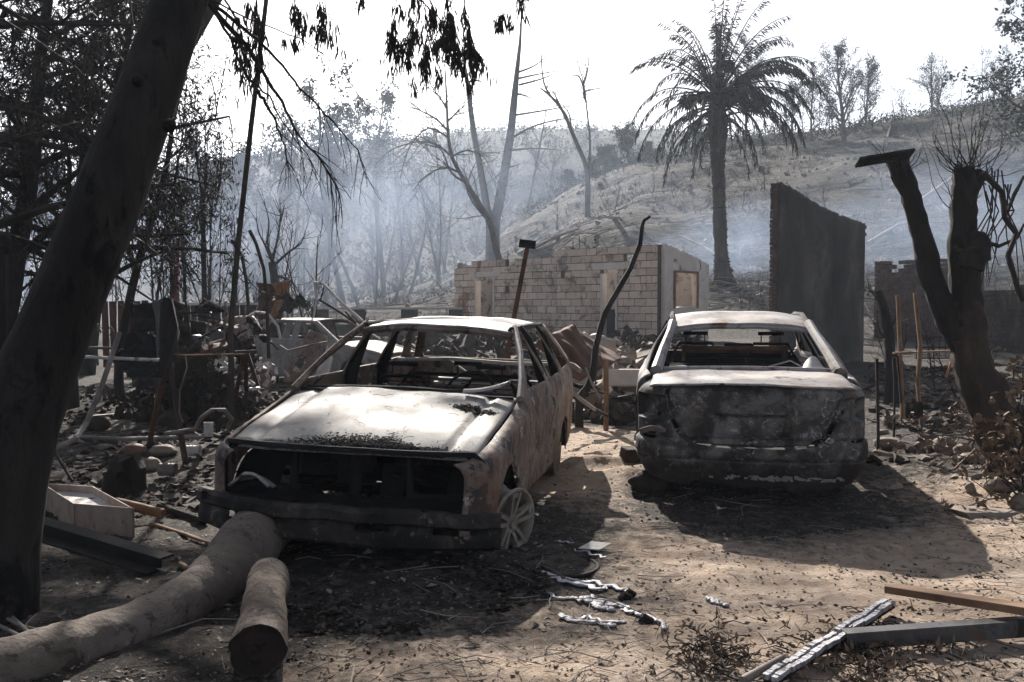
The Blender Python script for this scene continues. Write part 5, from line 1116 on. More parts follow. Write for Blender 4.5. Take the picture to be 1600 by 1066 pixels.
# ------------------------------------------------------------------ scrap at bottom right
def gp(x, y, dz=0): q = G(x, y); q.z += dz; return q
t = thing('window_track', 'white scorched double-track aluminium strip slanting across the bottom right', 'metal strip', gp(1300, 1010))
a = gp(1202, 1085, .05); c = gp(1390, 962, .05)
for nm, off in (('rail', -.018), ('rail', .018)):
    b = B(); d = (c - a); L_ = d.length; d.normalize(); sdv = d.cross(Vector((0, 0, 1))).normalized(); n = 46
    for i in range(n):
        if rg.random() < .03 and i not in (0, n - 1): continue
        p0 = a + d * L_ * i / n + sdv * off; p1 = a + d * L_ * (i + 1.0) / n + sdv * off; j = Vector((0, 0, .004 * math.sin(i * .5))); b.beam(p0 + j, p1 + j, .024 + rg.uniform(-.007, .003), .02 + rg.uniform(-.003, .002))
    b.build(nm, M['melt'], t, smooth=False)
b = B(); b.beam(a - Vector((0, 0, .018)), c - Vector((0, 0, .018)), .05, .012); b.build('backing', M['char'], t)
t = thing('steel_channel', 'grey folded steel channel lying under the plank at bottom right', 'metal beam', gp(1450, 1010)); a = gp(1318, 1016, .075); c = P(1640, 998, a.y + .12)
c.z = gzs(c.x, c.y) + .085; d = (c - a).normalized(); sdv = d.cross(Vector((0, 0, 1))).normalized()
B().beam(a, c, .06, .004).build('flange', M['steel'], t); B().beam(a + sdv * .03 - Vector((0, 0, .035)), c + sdv * .03 - Vector((0, 0, .035)), .004, .066).build('web', M['steel'], t)
a = gp(1385, 953, .10); c = gp(1640, 1008, .13); b = B(); b.beam(a, c, .075, .035); b.build('scorched_plank', M['wood'], None, 'long brown scorched plank resting over the steel channel at bottom right', 'plank', bevel=.004)
b = B(); b.tube([gp(1160, 1080, .03), gp(1222, 1046, .03)], .017, 12); b.build('pale_pipe', M['pipe'], None, 'short pale pipe end at the bottom edge left of the white strip', 'pipe')
b = B(); b.beam(gp(1270, 1030, .02), gp(1420, 985, .02), .03, .02); b.build('charred_batten', M['char'], None, 'charred batten under the white strip', 'batten')

# ------------------------------------------------------------------ stones and things at right
def stone(x, y, w_, h_, label, mat='stone', name='stone', cat='stone', group=None, seed=0):
    q = G(x, y + h_ * .42); s_ = q.y / 1400; rx = w_ * s_ / 2; rz = h_ * s_ / 2 * 1.05; ry = (rx + rz) / 2; r_ = random.Random(seed + int(x)); ph = r_.uniform(0, 9); b = B()
    def f(u, v):
        th = u * 2 * math.pi; ph_ = (v - .5) * math.pi; d = Vector((math.cos(th) * math.cos(ph_), math.sin(th) * math.cos(ph_), math.sin(ph_)))
        k = 1 + .6 * (float(fbm(d.x * 1.3 + ph, d.y * 1.3 + d.z * 1.7 + ph, 4)) - .5) + .10 * (float(fbm(d.x * 6 + ph, d.y * 5 + d.z * 6, 3)) - .5) ; return q + Vector((d.x * rx * k, d.y * ry * k, d.z * rz * k + rz * .7))
    b.grid(f, 22, 14); return b.build(name, M[mat], None, label, cat, group, smooth='full')
for (x, y, w_, h_, lb) in ((1388, 694, 46, 20, 'flat pale stone nearest the right rear corner of the saloon'), (1446, 697, 30, 18, 'oval stone second in the row leading to the charred tree'), (1476, 697, 36, 27, 'largest rounded stone in the middle of the row'),
        (1504, 705, 28, 21, 'light egg-shaped stone just right of the largest one'), (1520, 716, 44, 17, 'low wide stone lying in front of the egg-shaped one'), (1540, 702, 30, 20, 'dark-topped stone against the charred tree foot'), (1535, 688, 28, 18, 'brown rough stone left of the charred tree foot'),
        (1566, 757, 58, 25, 'long flat-topped boulder near the right edge below the charred log'), (1592, 782, 34, 27, 'rounded stone cut by the right edge of the picture'), (1516, 766, 15, 18, 'small upright dark pebble on the dirt left of the boulder'), (1440, 655, 26, 15, 'small pale stone by the bent fence post'), (1500, 655, 26, 13, 'small flat stone behind the row'), (1380, 676, 20, 10, 'tiny white stone under the plastic crate piece')):
    stone(x, y, w_, h_, lb)
stone(1012, 756, 58, 34, 'dark ash-covered boulder beside the left rear wheel of the saloon', 'char_brown')
b = B(); q = gp(984, 725); b.box(q + Vector((0, .05, .06)), (.12, .16, .13), Euler((.1, .1, .3)), .012); b.build('charred_block', M['char_brown'], None, 'small charred block by the saloon left rear wheel', 'block', bevel=.01)
b = B(); b.box(gp(1534, 803, .012), (.42, .26, .02), Euler((0, 0, .2)), .02); b.build('paving_slab', M['stone'], None, 'flat pale slab set in the dirt near the right edge', 'slab', bevel=.005)
b = B(); pth([(1538, 735, 11), (1565, 737, 12), (1610, 738, 12)], gp(1560, 745).y, 0, b, 14, .05); b.build('charred_log', M['char_brown'], None, 'short charred log beside the foot of the forked tree', 'log')
b = B(); b.tube([gp(1490, 742, .02), gp(1520, 728, .12), gp(1552, 700, .22), gp(1572, 680, .3)], [.008, .004], 5); b.build('dead_stick', M['wood'], None, 'thin dead stick leaning over the charred log', 'stick')
t = thing('crate_piece', 'broken white plastic crate corner beyond the saloon right rear', 'crate', gp(1392, 668)); q = gp(1392, 668)
b = B(); b.box(q + Vector((0, 0, .07)), (.19, .015, .10), Euler((.5, -.35, .2))); b.box(q + Vector((.0, .05, .09)), (.19, .10, .012), Euler((.4, -.35, .2))); b.build('side', M['cloth'], t)
b = B()
for k in range(5): b.box(q + Vector((-.07 + k * .035, -.012, .055 + k * .012)), (.008, .012, .09), Euler((.5, -.35, .2)))
b.build('rib', M['cloth'], t)
def post(pts, Y, r_, label, mat='char_brown', name='fence_post', cat='fence post', n=6):
    b = B(); pa = [P(x, y, Y) for x, y in pts]; g = pa[0].copy(); g.z = gzs(g.x, g.y) - .03; 
    if g.z < pa[0].z:
        pa = [g] + pa
        if hasattr(r_, '__len__'): r_ = [r_[0]] + list(r_)
    b.tube(pa, r_, n, rough=.08); b.build(name, M[mat], None, label, cat)
post([(1372, 678), (1370, 560)], 8.6, .016, 'short straight dark post just right of the saloon')
post([(1410, 640), (1406, 540), (1403, 462)], 10.2, .026, 'left of two tall weathered fence posts with pale tips', 'wood')
post([(1440, 660), (1434, 600), (1438, 540), (1430, 458)], 9.6, .024, 'right and slightly bent one of two tall fence posts', 'wood')
post([(1505, 640), (1498, 540), (1492, 450)], 9.8, .022, 'thin post leaning close to the charred tree trunk', 'wood')
post([(1398, 600), (1396, 560), (1402, 556), (1408, 630)], 9.2, .012, 'short hooked dark rod at the foot of the left post', 'char', 'bent_rod', 'rod')
b = B(); b.beam(P(1396, 552, 10), P(1500, 548, 10), .05, .02); b.build('rail', M['wood'], None, 'horizontal scorched rail tied across the fence posts', 'rail')
b = B(); b.tube([P(1478, 590, 10.5), P(1490, 555, 10.5)], .014, 6); b.build('orange_rod', pmat('faded_orange', [(.3, (.3, .09, .04)), (.7, (.4, .14, .07))], 5), None, 'short faded orange rod leaning behind the rail', 'rod')
b = B(); b.grid(lambda u, v: P(1415 + u * 26, 628 + v * 26, 9.4) + Vector((0, .02 * math.sin(u * 4 + v * 3), 0)), 8, 8); b.build('metal_plate', M['char'], None, 'small dark plate hanging at the foot of the bent post', 'plate', solid=.008)
t = thing('wire_fence_frame', 'thin dark mesh fence panel standing beyond the posts', 'fence', P(1455, 570, 14)); b = B()
for i in range(9): b.tube([P(1432 + i * 9, 560, 14), P(1432 + i * 9, 527, 14)], .006, 4)
for y in (527, 543, 560): b.tube([P(1430, y, 14), P(1506, y, 14)], .009, 4)
b.build('mesh', M['char'], t)
traced('charred_stump_tree', 'knotty charred stump with stub branches between the tall wall and the posts', 11.5, [(1395, 590, 12), (1390, 560, 9), (1388, 520, 8), (1380, 480, 7), (1372, 455, 5)],
    [[(1388, 520), (1398, 500), (1402, 480)], [(1380, 480), (1366, 462), (1355, 450)], [(1390, 560), (1412, 545), (1416, 505)], [(1388, 530), (1376, 520), (1370, 500)]], 'char', 91, 5, rmin=.008, tw=.5)
for k in range(7):
    px = rg.uniform(1370, 1600); q = P(px, 560, rg.uniform(10.5, 16)); q.z = gzs(q.x, q.y)
    tree('burnt_shrub', 'tangled leafless burnt shrub in the yard behind the fence posts', q, rg.uniform(.6, 1.2), .014, 900 + k, (rg.uniform(-.5, .5), 0), dict(SAP, start=.05, kids=[9, 5], ang=(30, 80), wob=.25, seg=.2, rmin=.004), 'twig', group='burnt shrubs behind the fence posts', cat='shrub')
def dry_shrub(name, label, cx, cy, Y, sp, nst, seed, leafn=7):
    r_ = random.Random(seed); q = P(cx, cy, Y); q.z = gzs(q.x, q.y); t = thing(name, label, 'shrub', q); b = B(); L = ([], [])
    for k in range(nst):
        d = Vector((r_.uniform(-1.2, .7), r_.uniform(-.6, .5), r_.uniform(.2, 1.2))).normalized(); l = sp * r_.uniform(.5, 1.1); p = q + rdir(r_) * .08; p.z = q.z; pa = [p]
        for i in range(8):
            d = (d + rdir(r_) * .3 + Vector((0, 0, -.03))).normalized(); p = p + d * l / 8; pa.append(p)
            if i > 1:
                d2 = (d + rdir(r_)).normalized(); tp = [p, p + d2 * l * .12, p + d2 * l * .22 + Vector((0, 0, -.02))]; b.tube(tp, [.0035, .0015], 4, cap=False)
                for j in range(leafn):
                    lp = tp[1].lerp(tp[2], r_.random()); ld = (rdir(r_) + Vector((0, 0, -.3))).normalized(); sd_ = ld.cross(rdir(r_)).normalized(); nn = ld.cross(sd_); ll = r_.uniform(.03, .075); ww = ll * .26; n0 = len(L[0]); cu = r_.uniform(.2, .8)
                    for (a_, w2) in ((0, .1), (.35, 1), (.7, .8), (1, .1)):
                        for sg in (-1, 0, 1): L[0].append(lp + ld * ll * a_ + sd_ * sg * ww * w2 + nn * (ww * cu * abs(sg) * w2 - ll * cu * a_ * a_ * .6))
                    for a_ in range(3):
                        for c_ in range(2): L[1].append((n0 + a_ * 3 + c_, n0 + a_ * 3 + c_ + 1, n0 + a_ * 3 + c_ + 4, n0 + a_ * 3 + c_ + 3))
        b.tube(pa, [.008, .002], 5, cap=False)
    b.build('stems', M['twig'], t); B().add(*L).build('leaves', M['leaf_brown'], t)
dry_shrub('dry_shrub', 'shrub with curled dry brown leaves in front of the charred tree at the right edge', 1622, 680, 6.4, .95, 24, 5, 6)
dry_shrub('dry_shrub', 'smaller curled-leaf shrub behind the charred tree at the right edge', 1600, 640, 8.2, 1.2, 20, 8, 3)

# ------------------------------------------------------------------ between the cars
post([(905, 622), (918, 606), (927, 585), (930, 545), (945, 490), (968, 450), (985, 420), (1000, 382), (1003, 355), (1006, 345), (1016, 338)], 10.8, [.055, .05, .043, .04, .037, .035, .032, .03, .025, .022, .016], 'tall crooked charred pole standing between the two cars', 'char', 'charred_pole', 'pole', 9)
b = B(); a = P(802, 502, 9.6); c = P(824, 386, 9.6); g = a + (a - c) * 1.1; b.beam(g, c, .05, .05); b.build('rusty_post', M['rust'], None, 'leaning rusty steel post rising behind the estate roof', 'post', bevel=.004)
ob = bpy.context.scene.objects['rusty_post']; b = B(); b.beam(P(811, 380, 9.58), P(837, 383, 9.58), .05, .075, up=(0, .3, 1)); b.build('head_plate', M['soot'], ob)
def sheet(pts, depths, name, label, mat, cat='metal sheet', corr=0, crump=.08, nu=26, nv=16, seed=0, solid=.006, freq=14):
    c = [P(p[0], p[1], d) for p, d in zip(pts, depths)]; n = (c[1] - c[0]).cross(c[3] - c[0]).normalized()
    def f(u, v):
        q = (c[0] * (1 - u) + c[1] * u) * (1 - v) + (c[3] * (1 - u) + c[2] * u) * v
        return q + n * ((float(fbm(u * 3 + seed, v * 3 + seed * 2, 3)) - .5) * crump + corr * math.sin(u * freq * math.pi)) + (c[1] - c[0]) * (.03 * (float(fbm(seed + v * 4, u * 3, 2)) - .5))
    return B().grid(f, max(nu, int(freq * 4) if corr else nu), nv).build(name, M[mat] if isinstance(mat, str) else mat, None, label, cat, solid=solid)
sheet([(835, 532), (893, 508), (948, 572), (905, 597)], (10.6, 11.6, 11.4, 10.4), 'rusty_sheet', 'big folded red-brown rusted sheet between the cars', 'rust_sheet', corr=.012, freq=7, crump=.16, seed=3)
sheet([(893, 508), (925, 530), (975, 560), (948, 574)], (11.6, 12.6, 12.4, 11.4), 'rusty_sheet', 'smaller dark rusty flap folded behind the big sheet', 'rust_sheet', corr=.01, freq=5, seed=5)
q = P(935, 535, 13.5); b = B()
b.grid(lambda u, v: P(912 + u * 50, 520 + u * 22 * (.4 + .6 * v) + v * 22, 13.2 + .4 * v) + Vector((0, -.15 * math.sin(u * 3) * v, (float(fbm(u * 5, v * 5, 3)) - .5) * .12)), 16, 8); b.build('plaster_chunk', M['cloth'], None, 'broken pale plaster chunk lying on top of the rubble', 'plaster chunk', solid=.05)
b = B(); b.beam(P(944, 590, 11.6), P(1020, 590, 11.9), .12, .22); b.build('kerb_block', M['plaster'], None, 'low concrete kerb block left of the saloon', 'kerb', bevel=.02)
post([(947, 628), (947, 562)], 10.4, .03, 'short brown wooden stake beside the kerb block', 'wood', 'wooden_stake', 'stake', 4)
b = B()
for k in range(620):
    px = rg.uniform(850, 1055); Y = rg.uniform(11.5, 21); h_ = rg.random() ** 2 * .45 * (1 - abs(px - 960) / 160) * (1 if Y < 17 else .6); X = (px - 800) / 1400 * Y; q = on(X, Y, h_ + .03); s_ = rg.uniform(.05, .2)
    b.box(q, (s_ * 1.6, s_, s_ * .7), Euler((rg.uniform(-1, 1), rg.uniform(-1, 1), rg.random() * 3)), s_ * .15)
b.build('brick_rubble', M['stone'], None, 'heap of broken brick and plaster rubble in front of the block house', 'rubble', kind='stuff', smooth=False)
b = B()
for k in range(900):
    px = rg.uniform(600, 1100); Y = rg.uniform(11, 24); h_ = rg.random() ** 2 * .3; X = (px - 800) / 1400 * Y; q = on(X, Y, h_ + .02); s_ = rg.uniform(.03, .16)
    b.box(q, (s_ * 2.6, s_, s_ * .5), Euler((rg.uniform(-1, 1), rg.uniform(-1, 1), rg.random() * 3)), s_ * .2)
b.build('charred_rubble', M['char_brown'], None, 'charred debris mixed through the rubble heap', 'rubble', kind='stuff', smooth=False)
for k, (p, r_, mt, lb) in enumerate((([(862, 566, 9.6), (885, 568, 9.7), (898, 572, 9.6), (906, 579, 9.5)], .03, 'log', 'smooth pale branch end sticking out behind the estate car'), ([(880, 600, 9.8), (905, 622, 9.6), (930, 640, 9.4)], .022, 'ash_twig', 'pale branch leaning against the foot of the crooked pole'), ([(700, 575, 11), (780, 568, 11), (850, 570, 11)], .03, 'log', 'long pale limb seen through the estate car windows'),
        ([(882, 612, 10.1), (915, 632, 9.9), (950, 650, 9.8)], .02, 'char_brown', 'dark stick beside the bicycle'), ([(870, 590, 12), (905, 604, 12), (960, 606, 12)], .03, 'char', 'charred beam lying behind the crooked pole'), ([(915, 575, 10.2), (925, 600, 10), (938, 622, 9.9)], .012, 'ash_twig', 'thin white splinter at the foot of the crooked pole'))):
    b = B(); b.tube([P(*c) for c in p], r_, 7, rough=.12); b.build('branch', M[mt], None, lb, 'branch')
# bicycle lying in the debris
q = gp(975, 660); t = thing('burnt_bicycle', 'burnt bicycle frame and wheels lying in the debris between the cars', 'bicycle', q); Yb = q.y + .1
def ringp(cx, cy, rx, ry, Y, r_, n=28): 
    c = P(cx, cy, Y); return [c + Vector((math.cos(a) * rx * Y / 1400, math.sin(a) * .12, math.sin(a) * ry * Y / 1400)) for a in np.linspace(0, 6.2832, n)]
for (cx, cy, rx, ry) in ((975, 643, 24, 15), (882, 648, 20, 17)):
    w_ = B().tube(ringp(cx, cy, rx, ry, Yb, 0), .011, 5, cap=False).build('wheel', M['char_brown'], t); b = B(); rr_ = ringp(cx, cy, rx, ry, Yb, 0, 17); c = P(cx, cy, Yb)
    for p in rr_[:-1]: b.tube([c, p], .0022, 3)
    b.build('spokes', M['pipe'], w_)
b = B()
for p_ in ([(975, 643), (930, 640), (935, 612)], [(935, 612), (884, 622)], [(930, 640), (887, 628)], [(935, 612), (972, 626), (975, 643)], [(884, 612), (887, 632)], [(930, 640), (935, 605)]): b.tube([P(x, y, Yb - .02) for x, y in p_], .013, 6)
b.build('frame', M['rust'], t)

# ------------------------------------------------------------------ left yard: pipes, trestles, scrap
def rod(pts, r_, label, mat='pipe', name='pipe', cat='pipe', n=8, rough=.03): b = B(); b.tube([P(*p) for p in pts], r_, n, rough=rough); return b.build(name, M[mat], None, label, cat)
def grod(pts, r_, label, mat='pipe', name='pipe', cat='pipe', dz=.03): b = B(); b.tube([gp(x, y, dz) for x, y in pts], r_, 8, rough=.03); return b.build(name, M[mat], None, label, cat)
rod([(86, 702, 7.5), (118, 686, 7.6), (135, 662, 8.1), (160, 600, 8.3), (187, 520, 8.6)], .024, 'pipe with a rounded elbow leaning up beside the big trunk')
grod([(118, 686), (128, 690), (200, 691), (318, 690)], .026, 'long straight brown pipe lying nearest the bonnet')
grod([(145, 656), (250, 646), (398, 633)], .02, 'thin straight pipe lying farther back and sloping up to the right')
rod([(100, 556, 11.4), (200, 561, 11.2), (262, 563, 11)], .022, 'bright straight pipe held level at knee height left of the trestle', 'pale_metal')
rod([(110, 542, 13), (165, 544, 13), (180, 544, 13)], .02, 'short level pipe farther back beside the leaning thin tree')
grod([(140, 622), (190, 620), (240, 623)], .018, 'thin pale rod on the ground left of the first trestle', 'pale_metal')
rod([(257, 678, 7.8), (304, 671, 7.8), (316, 652, 7.8), (331, 641, 7.8), (351, 641, 7.8), (362, 655, 7.9), (356, 668, 8)], .02, 'pipe bent into a hump close to the corner of the bonnet')
rod([(85, 705, 7.2), (113, 752, 6.9)], .012, 'thin dark rod leaning beside the big trunk foot', 'char')
rod([(338, 640, 7.8), (341, 675, 7.8)], .02, 'short upright stub under the humped pipe', 'char')
def trestle(ap, legs, bar, Y, label):
    t = thing('trestle', label, 'trestle', gp(legs[0][0], legs[0][1]))
    for i, (x, y) in enumerate(legs): g = G(x, y); B().beam(g, P(ap[0] + (i - 1) * 2, ap[1], Y), .045, .03).build('leg', M['rust' if i % 2 == 0 else 'char_brown'], t)
    B().beam(P(bar[0][0], bar[0][1], Y), P(bar[1][0], bar[1][1], Y + .3), .04, .05).build('crossbar', M['char_brown'], t)
    return t
trestle((263, 560), ((232, 702), (290, 725), (275, 650)), ((250, 552), (285, 556)), 8.3, 'left rusty A-frame trestle standing in the ash')
trestle((384, 552), ((360, 655), (385, 640), (410, 622)), ((366, 552), (400, 550)), 10., 'right A-frame trestle in front of the clay pot')
b = B(); b.beam(P(280, 555, 8.4), P(382, 553, 10), .03, .012); b.build('yellow_lath', M['wood'], None, 'thin straight lath spanning between the two trestles', 'lath')
b = B(); b.tube([P(272, 553, 8.2), P(290, 556, 8.2), (P(292, 575, 8.1)), P(281, 610, 8.1), P(280, 645, 8.1), P(286, 660, 8.1)], .006, 5); b.build('hanging_cable', M['pipe'], None, 'grey cable hanging in a curve from the left trestle', 'cable')
b = B(); b.tube([P(262, 470, 8.6), P(266, 520, 8.5), P(258, 560, 8.3), P(250, 590, 8.2)], [.06, .09, .07, .02], 7, rough=.5); b.build('charred_rag', M['char'], None, 'ragged charred bundle hanging on the left trestle apex', 'rag')
q = gp(398, 628); t = thing('clay_pot', 'large smoked terracotta urn standing behind the right trestle', 'pot', q); b = B()
b.lathe([(.10, 0), (.14, .02), (.215, .12), (.25, .24), (.245, .34), (.2, .43), (.165, .465)], 30, c=q); b.build('body', M['clay'], t, solid=.012, smooth='full')
b = B(); b.lathe([(.16, .46), (.195, .47), (.20, .49), (.19, .505), (.165, .50)], 30, c=q); b.build('rim', M['clay'], t, solid=.008, smooth='full')
# scrap heap: crumpled black sheets, bars
ch_sheets = [([(203, 480), (290, 468), (300, 520), (205, 522)], (12.5, 12.8, 12.4, 12.2), 'char', 'black curved sheet on top of the scrap heap', .2), ([(206, 522), (262, 525), (250, 575), (178, 560)], (12.2, 12.2, 11.8, 11.8), 'soot', 'black sheet sagging at the left end of the scrap heap', .25), ([(240, 470), (262, 470), (268, 560), (246, 560)], (11.9, 11.9, 11.7, 11.7), 'steel', 'narrow ash-streaked sheet hanging down the middle of the heap', .12),
    ([(318, 468), (352, 485), (340, 492), (300, 488)], (12.2, 12, 12, 12.3), 'char', 'dark peaked sheet poking up from the scrap heap', .1), ([(275, 545), (352, 530), (360, 545), (285, 562)], (11.5, 11.6, 11.3, 11.2), 'rust', 'flat rusty panel leaning on the heap beside the yellow plant', .06), ([(325, 500), (395, 500), (420, 530), (370, 525)], (12.6, 13, 12.6, 12.4), 'burnt_side', 'pale buckled panel across the right side of the heap', .15),
    ([(385, 495), (408, 512), (437, 548), (398, 528)], (12.8, 12.8, 12.6, 12.6), 'soot', 'black curved bonnet lid at the right end of the heap', .12), ([(300, 530), (350, 520), (352, 545), (310, 548)], (12., 12.2, 11.9, 11.8), 'steel', 'grey twisted plate in the heart of the heap', .2), ([(350, 535), (400, 540), (400, 580), (352, 575)], (13, 13.2, 13, 12.8), 'char', 'black plate low behind the pot', .2), ([(205, 590), (245, 585), (262, 610), (212, 612)], (11, 11.4, 10.8, 10.6), 'char', 'black buckled plate on the ground below the heap', .15),
    ([(262, 500), (330, 505), (345, 590), (258, 585)], (12.8, 13, 12.6, 12.4), 'soot', 'large soot-black backing panel behind the hanging sheet', .25), ([(185, 560), (262, 570), (262, 598), (200, 592)], (11.6, 11.6, 11.2, 11.2), 'soot', 'black tub-like sheet at the foot of the heap', .25), ([(345, 500), (392, 505), (398, 552), (350, 560)], (13.4, 13.4, 13.2, 13.2), 'char', 'black crumpled sheet behind the pale buckled panel', .3)]
for k, (p, d, mt, lb, cr) in enumerate(ch_sheets): sheet(p, d, 'scrap_sheet', lb, mt, crump=cr * 1.3, seed=k * 3.7 + 1, nu=20, nv=14, solid=.01)
rods = [([(285, 490), (352, 485)], 11.8), ([(352, 485), (372, 505)], 11.8), ([(300, 492), (345, 500)], 11.7), ([(345, 500), (305, 535)], 11.8), ([(290, 470), (298, 530)], 11.9), ([(318, 466), (352, 484)], 11.7), ([(272, 550), (345, 512)], 11.6), ([(330, 488), (318, 540)], 11.7), ([(300, 510), (360, 520)], 12.), ([(352, 470), (350, 560)], 11.7), ([(363, 520), (382, 545)], 11.), ([(292, 540), (360, 500)], 12.1), ([(340, 540), (385, 515)], 12.2), ([(310, 480), (330, 470)], 11.8)]
for k, (p, Y) in enumerate(rods):
    b = B(); b.tube([P(p[0][0], p[0][1], Y), P((p[0][0] + p[1][0]) / 2, (p[0][1] + p[1][1]) / 2 + rg.uniform(-2, 2), Y + .05), P(p[1][0], p[1][1], Y + rg.uniform(-.3, .3))], .013, 5); b.build('scrap_bar', M['pipe' if k % 2 else 'char'], None, 'thin metal bar sticking out of the scrap heap', 'metal bar', 'thin bars sticking out of the scrap heap')
b = B()
for k in range(1500):
    px = rg.gauss(320, 60); Y = rg.uniform(11.3, 14.5); X = (px - 800) / 1400 * Y; hm = max(0, .75 - abs(px - 320) / 140) * rg.random(); q = on(X, Y, hm * .9 + .02); s_ = rg.uniform(.02, .11)
    b.box(q, (s_ * 2.4, s_, s_ * .4), Euler((rg.uniform(-1.5, 1.5), rg.uniform(-1.5, 1.5), rg.random() * 3)), s_ * .3)
b.build('scrap_debris', M['char_brown'], None, 'mass of small charred debris filling the scrap heap', 'debris', kind='stuff', smooth=False)
b = B()
for k in range(260):
    px = rg.gauss(345, 40); Y = rg.uniform(11.3, 13.5); X = (px - 800) / 1400 * Y; q = on(X, Y, rg.random() * .75 + .02); s_ = rg.uniform(.02, .06)
    b.box(q, (s_ * 2, s_, s_ * .4), Euler((rg.uniform(-1.5, 1.5), rg.uniform(-1.5, 1.5), rg.random() * 3)), s_ * .3)
b.build('ash_flakes', M['pale_metal'], None, 'white ash flakes caught in the scrap heap', 'ash', kind='stuff', smooth=False)
q = P(305, 610, 11.3); q.z = gzs(q.x, q.y); tree('charred_shrub', 'dense charred shrub in front of the scrap heap', q, .75, .03, 95, (0, 0), dict(SAP, start=.02, lv=3, kids=[26, 7, 3], lr=[.5, .5, .4], ang=(20, 80), wob=.2, seg=.15, rmin=.005, leaf=7, ls=.09, lw=.012, hang=-.2), 'char', 'leaf', cat='shrub')
# door panel and bonnet leaning in front of the far car
sheet([(484, 516), (512, 524), (514, 590), (440, 598)], (14.6, 14.4, 14.2, 14.4), 'car_scrap', 'pale trapezoid car panel propped in front of the far hatchback', 'burnt_side', 'car panel', crump=.06, seed=9, solid=.02)
sheet([(487, 598), (512, 540), (520, 560), (508, 606)], (14., 14.2, 14.2, 14.), 'car_scrap', 'narrow pale strip panel leaning beside the trapezoid one', 'pale_metal', 'car panel', crump=.03, seed=10)
rod([(378, 500, 12.9), (400, 488, 12.9), (418, 490, 12.9), (434, 510, 12.9), (438, 530, 12.9)], .022, 'pale curved bar arching over the black bonnet lid', 'pale_metal', 'curved_bar', 'metal bar')
rod([(437, 540, 14), (450, 548, 14), (490, 538, 14), (512, 534, 14)], .014, 'thin bar wrapped across the trapezoid panel', 'pipe', 'thin_bar', 'metal bar')
# bent white frame behind the estate
for k, (p, r_) in enumerate((([(492, 442), (494, 470), (490, 497)], .02), ([(490, 441), (506, 444), (530, 470), (568, 503)], .026), ([(498, 468), (530, 487), (556, 505)], .022), ([(507, 446), (500, 472)], .014), ([(540, 487), (556, 506)], .02), ([(568, 503), (572, 487)], .012), ([(512, 450), (545, 486), (563, 502)], .014))):
    rod([(x, y, 15.6) for x, y in p], r_, ['upright white bar of the bent frame behind the estate roof', 'long white sloping bar descending to the estate roof', 'dark lower sloping bar of the bent frame', 'short strut near the top of the bent frame', 'short end strut touching the estate roof', 'small upright spike at the roof end of the bent frame', 'thin inner sloping bar of the bent frame'][k], 'pale_metal' if k in (0, 1, 6) else 'char_brown', 'frame_bar', 'metal bar', 6)
M['orange_rust'] = pmat('orange_rust', [(.3, (.12, .06, .035)), (.5, (.26, .14, .08)), (.7, (.38, .22, .13))], 4, [((.03, .022, .018), 5, .58, .68)], .85)
sheet([(424, 444), (452, 438), (453, 458), (432, 462)], (17, 17, 17, 17), 'corrugated_sheet', 'orange corrugated scrap sheet standing up behind the heap', 'orange_rust', corr=.02, freq=9, seed=13)
sheet([(400, 441), (424, 444), (432, 462), (408, 462)], (17, 17, 17, 17), 'corrugated_sheet', 'brown flat sheet left of the orange corrugated one', 'rust', seed=14)
sheet([(440, 460), (470, 462), (486, 480), (440, 496)], (17.5, 17.5, 17.5, 17.), 'crumpled_sheet', 'dark crumpled sheet right of the orange corrugated one', 'char', crump=.5, seed=15)
sheet([(405, 462), (442, 462), (440, 498), (402, 498)], (17.6, 17.6, 17.4, 17.4), 'crumpled_sheet', 'dark brown crumpled sheet beneath the orange corrugated one', 'rust', crump=.3, seed=16)
sheet([(430, 470), (444, 470), (430, 495), (420, 495)], (16.8, 16.8, 16.7, 16.7), 'corrugated_sheet', 'narrow light brown ribbed strip hanging below the orange sheet', 'orange_rust', corr=.012, freq=6, seed=17)
def fence(name, label, x0, x1, yt, Y, hgt, mat, cap=None):
    a = P(x0, yt, Y); c = P(x1, yt, Y); t = thing(name, label, 'fence', Vector((a.x, a.y, gzs(a.x, a.y)))); b = B(); n = int((c - a).length / .14)
    for i in range(n):
        q = a.lerp(c, (i + .5) / n); h_ = hgt * rg.uniform(.93, 1.03); b.box(Vector((q.x, q.y, a.z - h_ / 2 + rg.uniform(-.02, .01))), (.128, .02, h_), Euler((0, rg.uniform(-.02, .02), rg.uniform(-.1, .1))))
    b.build('boards', M[mat], t, smooth=False)
    if cap: B().beam(a + Vector((0, -.03, .03)), c + Vector((0, -.03, .03)), .06, .05).build('top_rail', M[cap], t)
fence('board_fence', 'scorched reddish board fence between the trunk and the scrap heap', 158, 232, 470, 18, 1.3, 'rust_sheet')
fence('board_fence', 'grey-brown board fence with a pale top rail behind the scrap heap', 232, 440, 477, 21, 1.2, 'char_brown', 'pale_metal')
a = P(428, 482, 27); c = P(722, 482, 27); t = thing('low_wall', 'long low wall with a bright pale coping behind the bent frame', 'wall', Vector((a.x, a.y, gzs(a.x, a.y)))); B().beam(a, c, .25, .07).build('coping', M['cloth'], t)
b = B()
for (x, w_) in ((430, .5), (500, .5), (560, .4), (640, .5), (712, .4)): q = P(x, 482, 27); b.box((q.x, q.y, q.z / 2 + .2), (w_, .18, q.z - .47))
b.box(((a.x + c.x) / 2, a.y + .06, .72), (c.x - a.x, .12, .35)); b.build('wall_face', M['concrete'], t)
b = B()
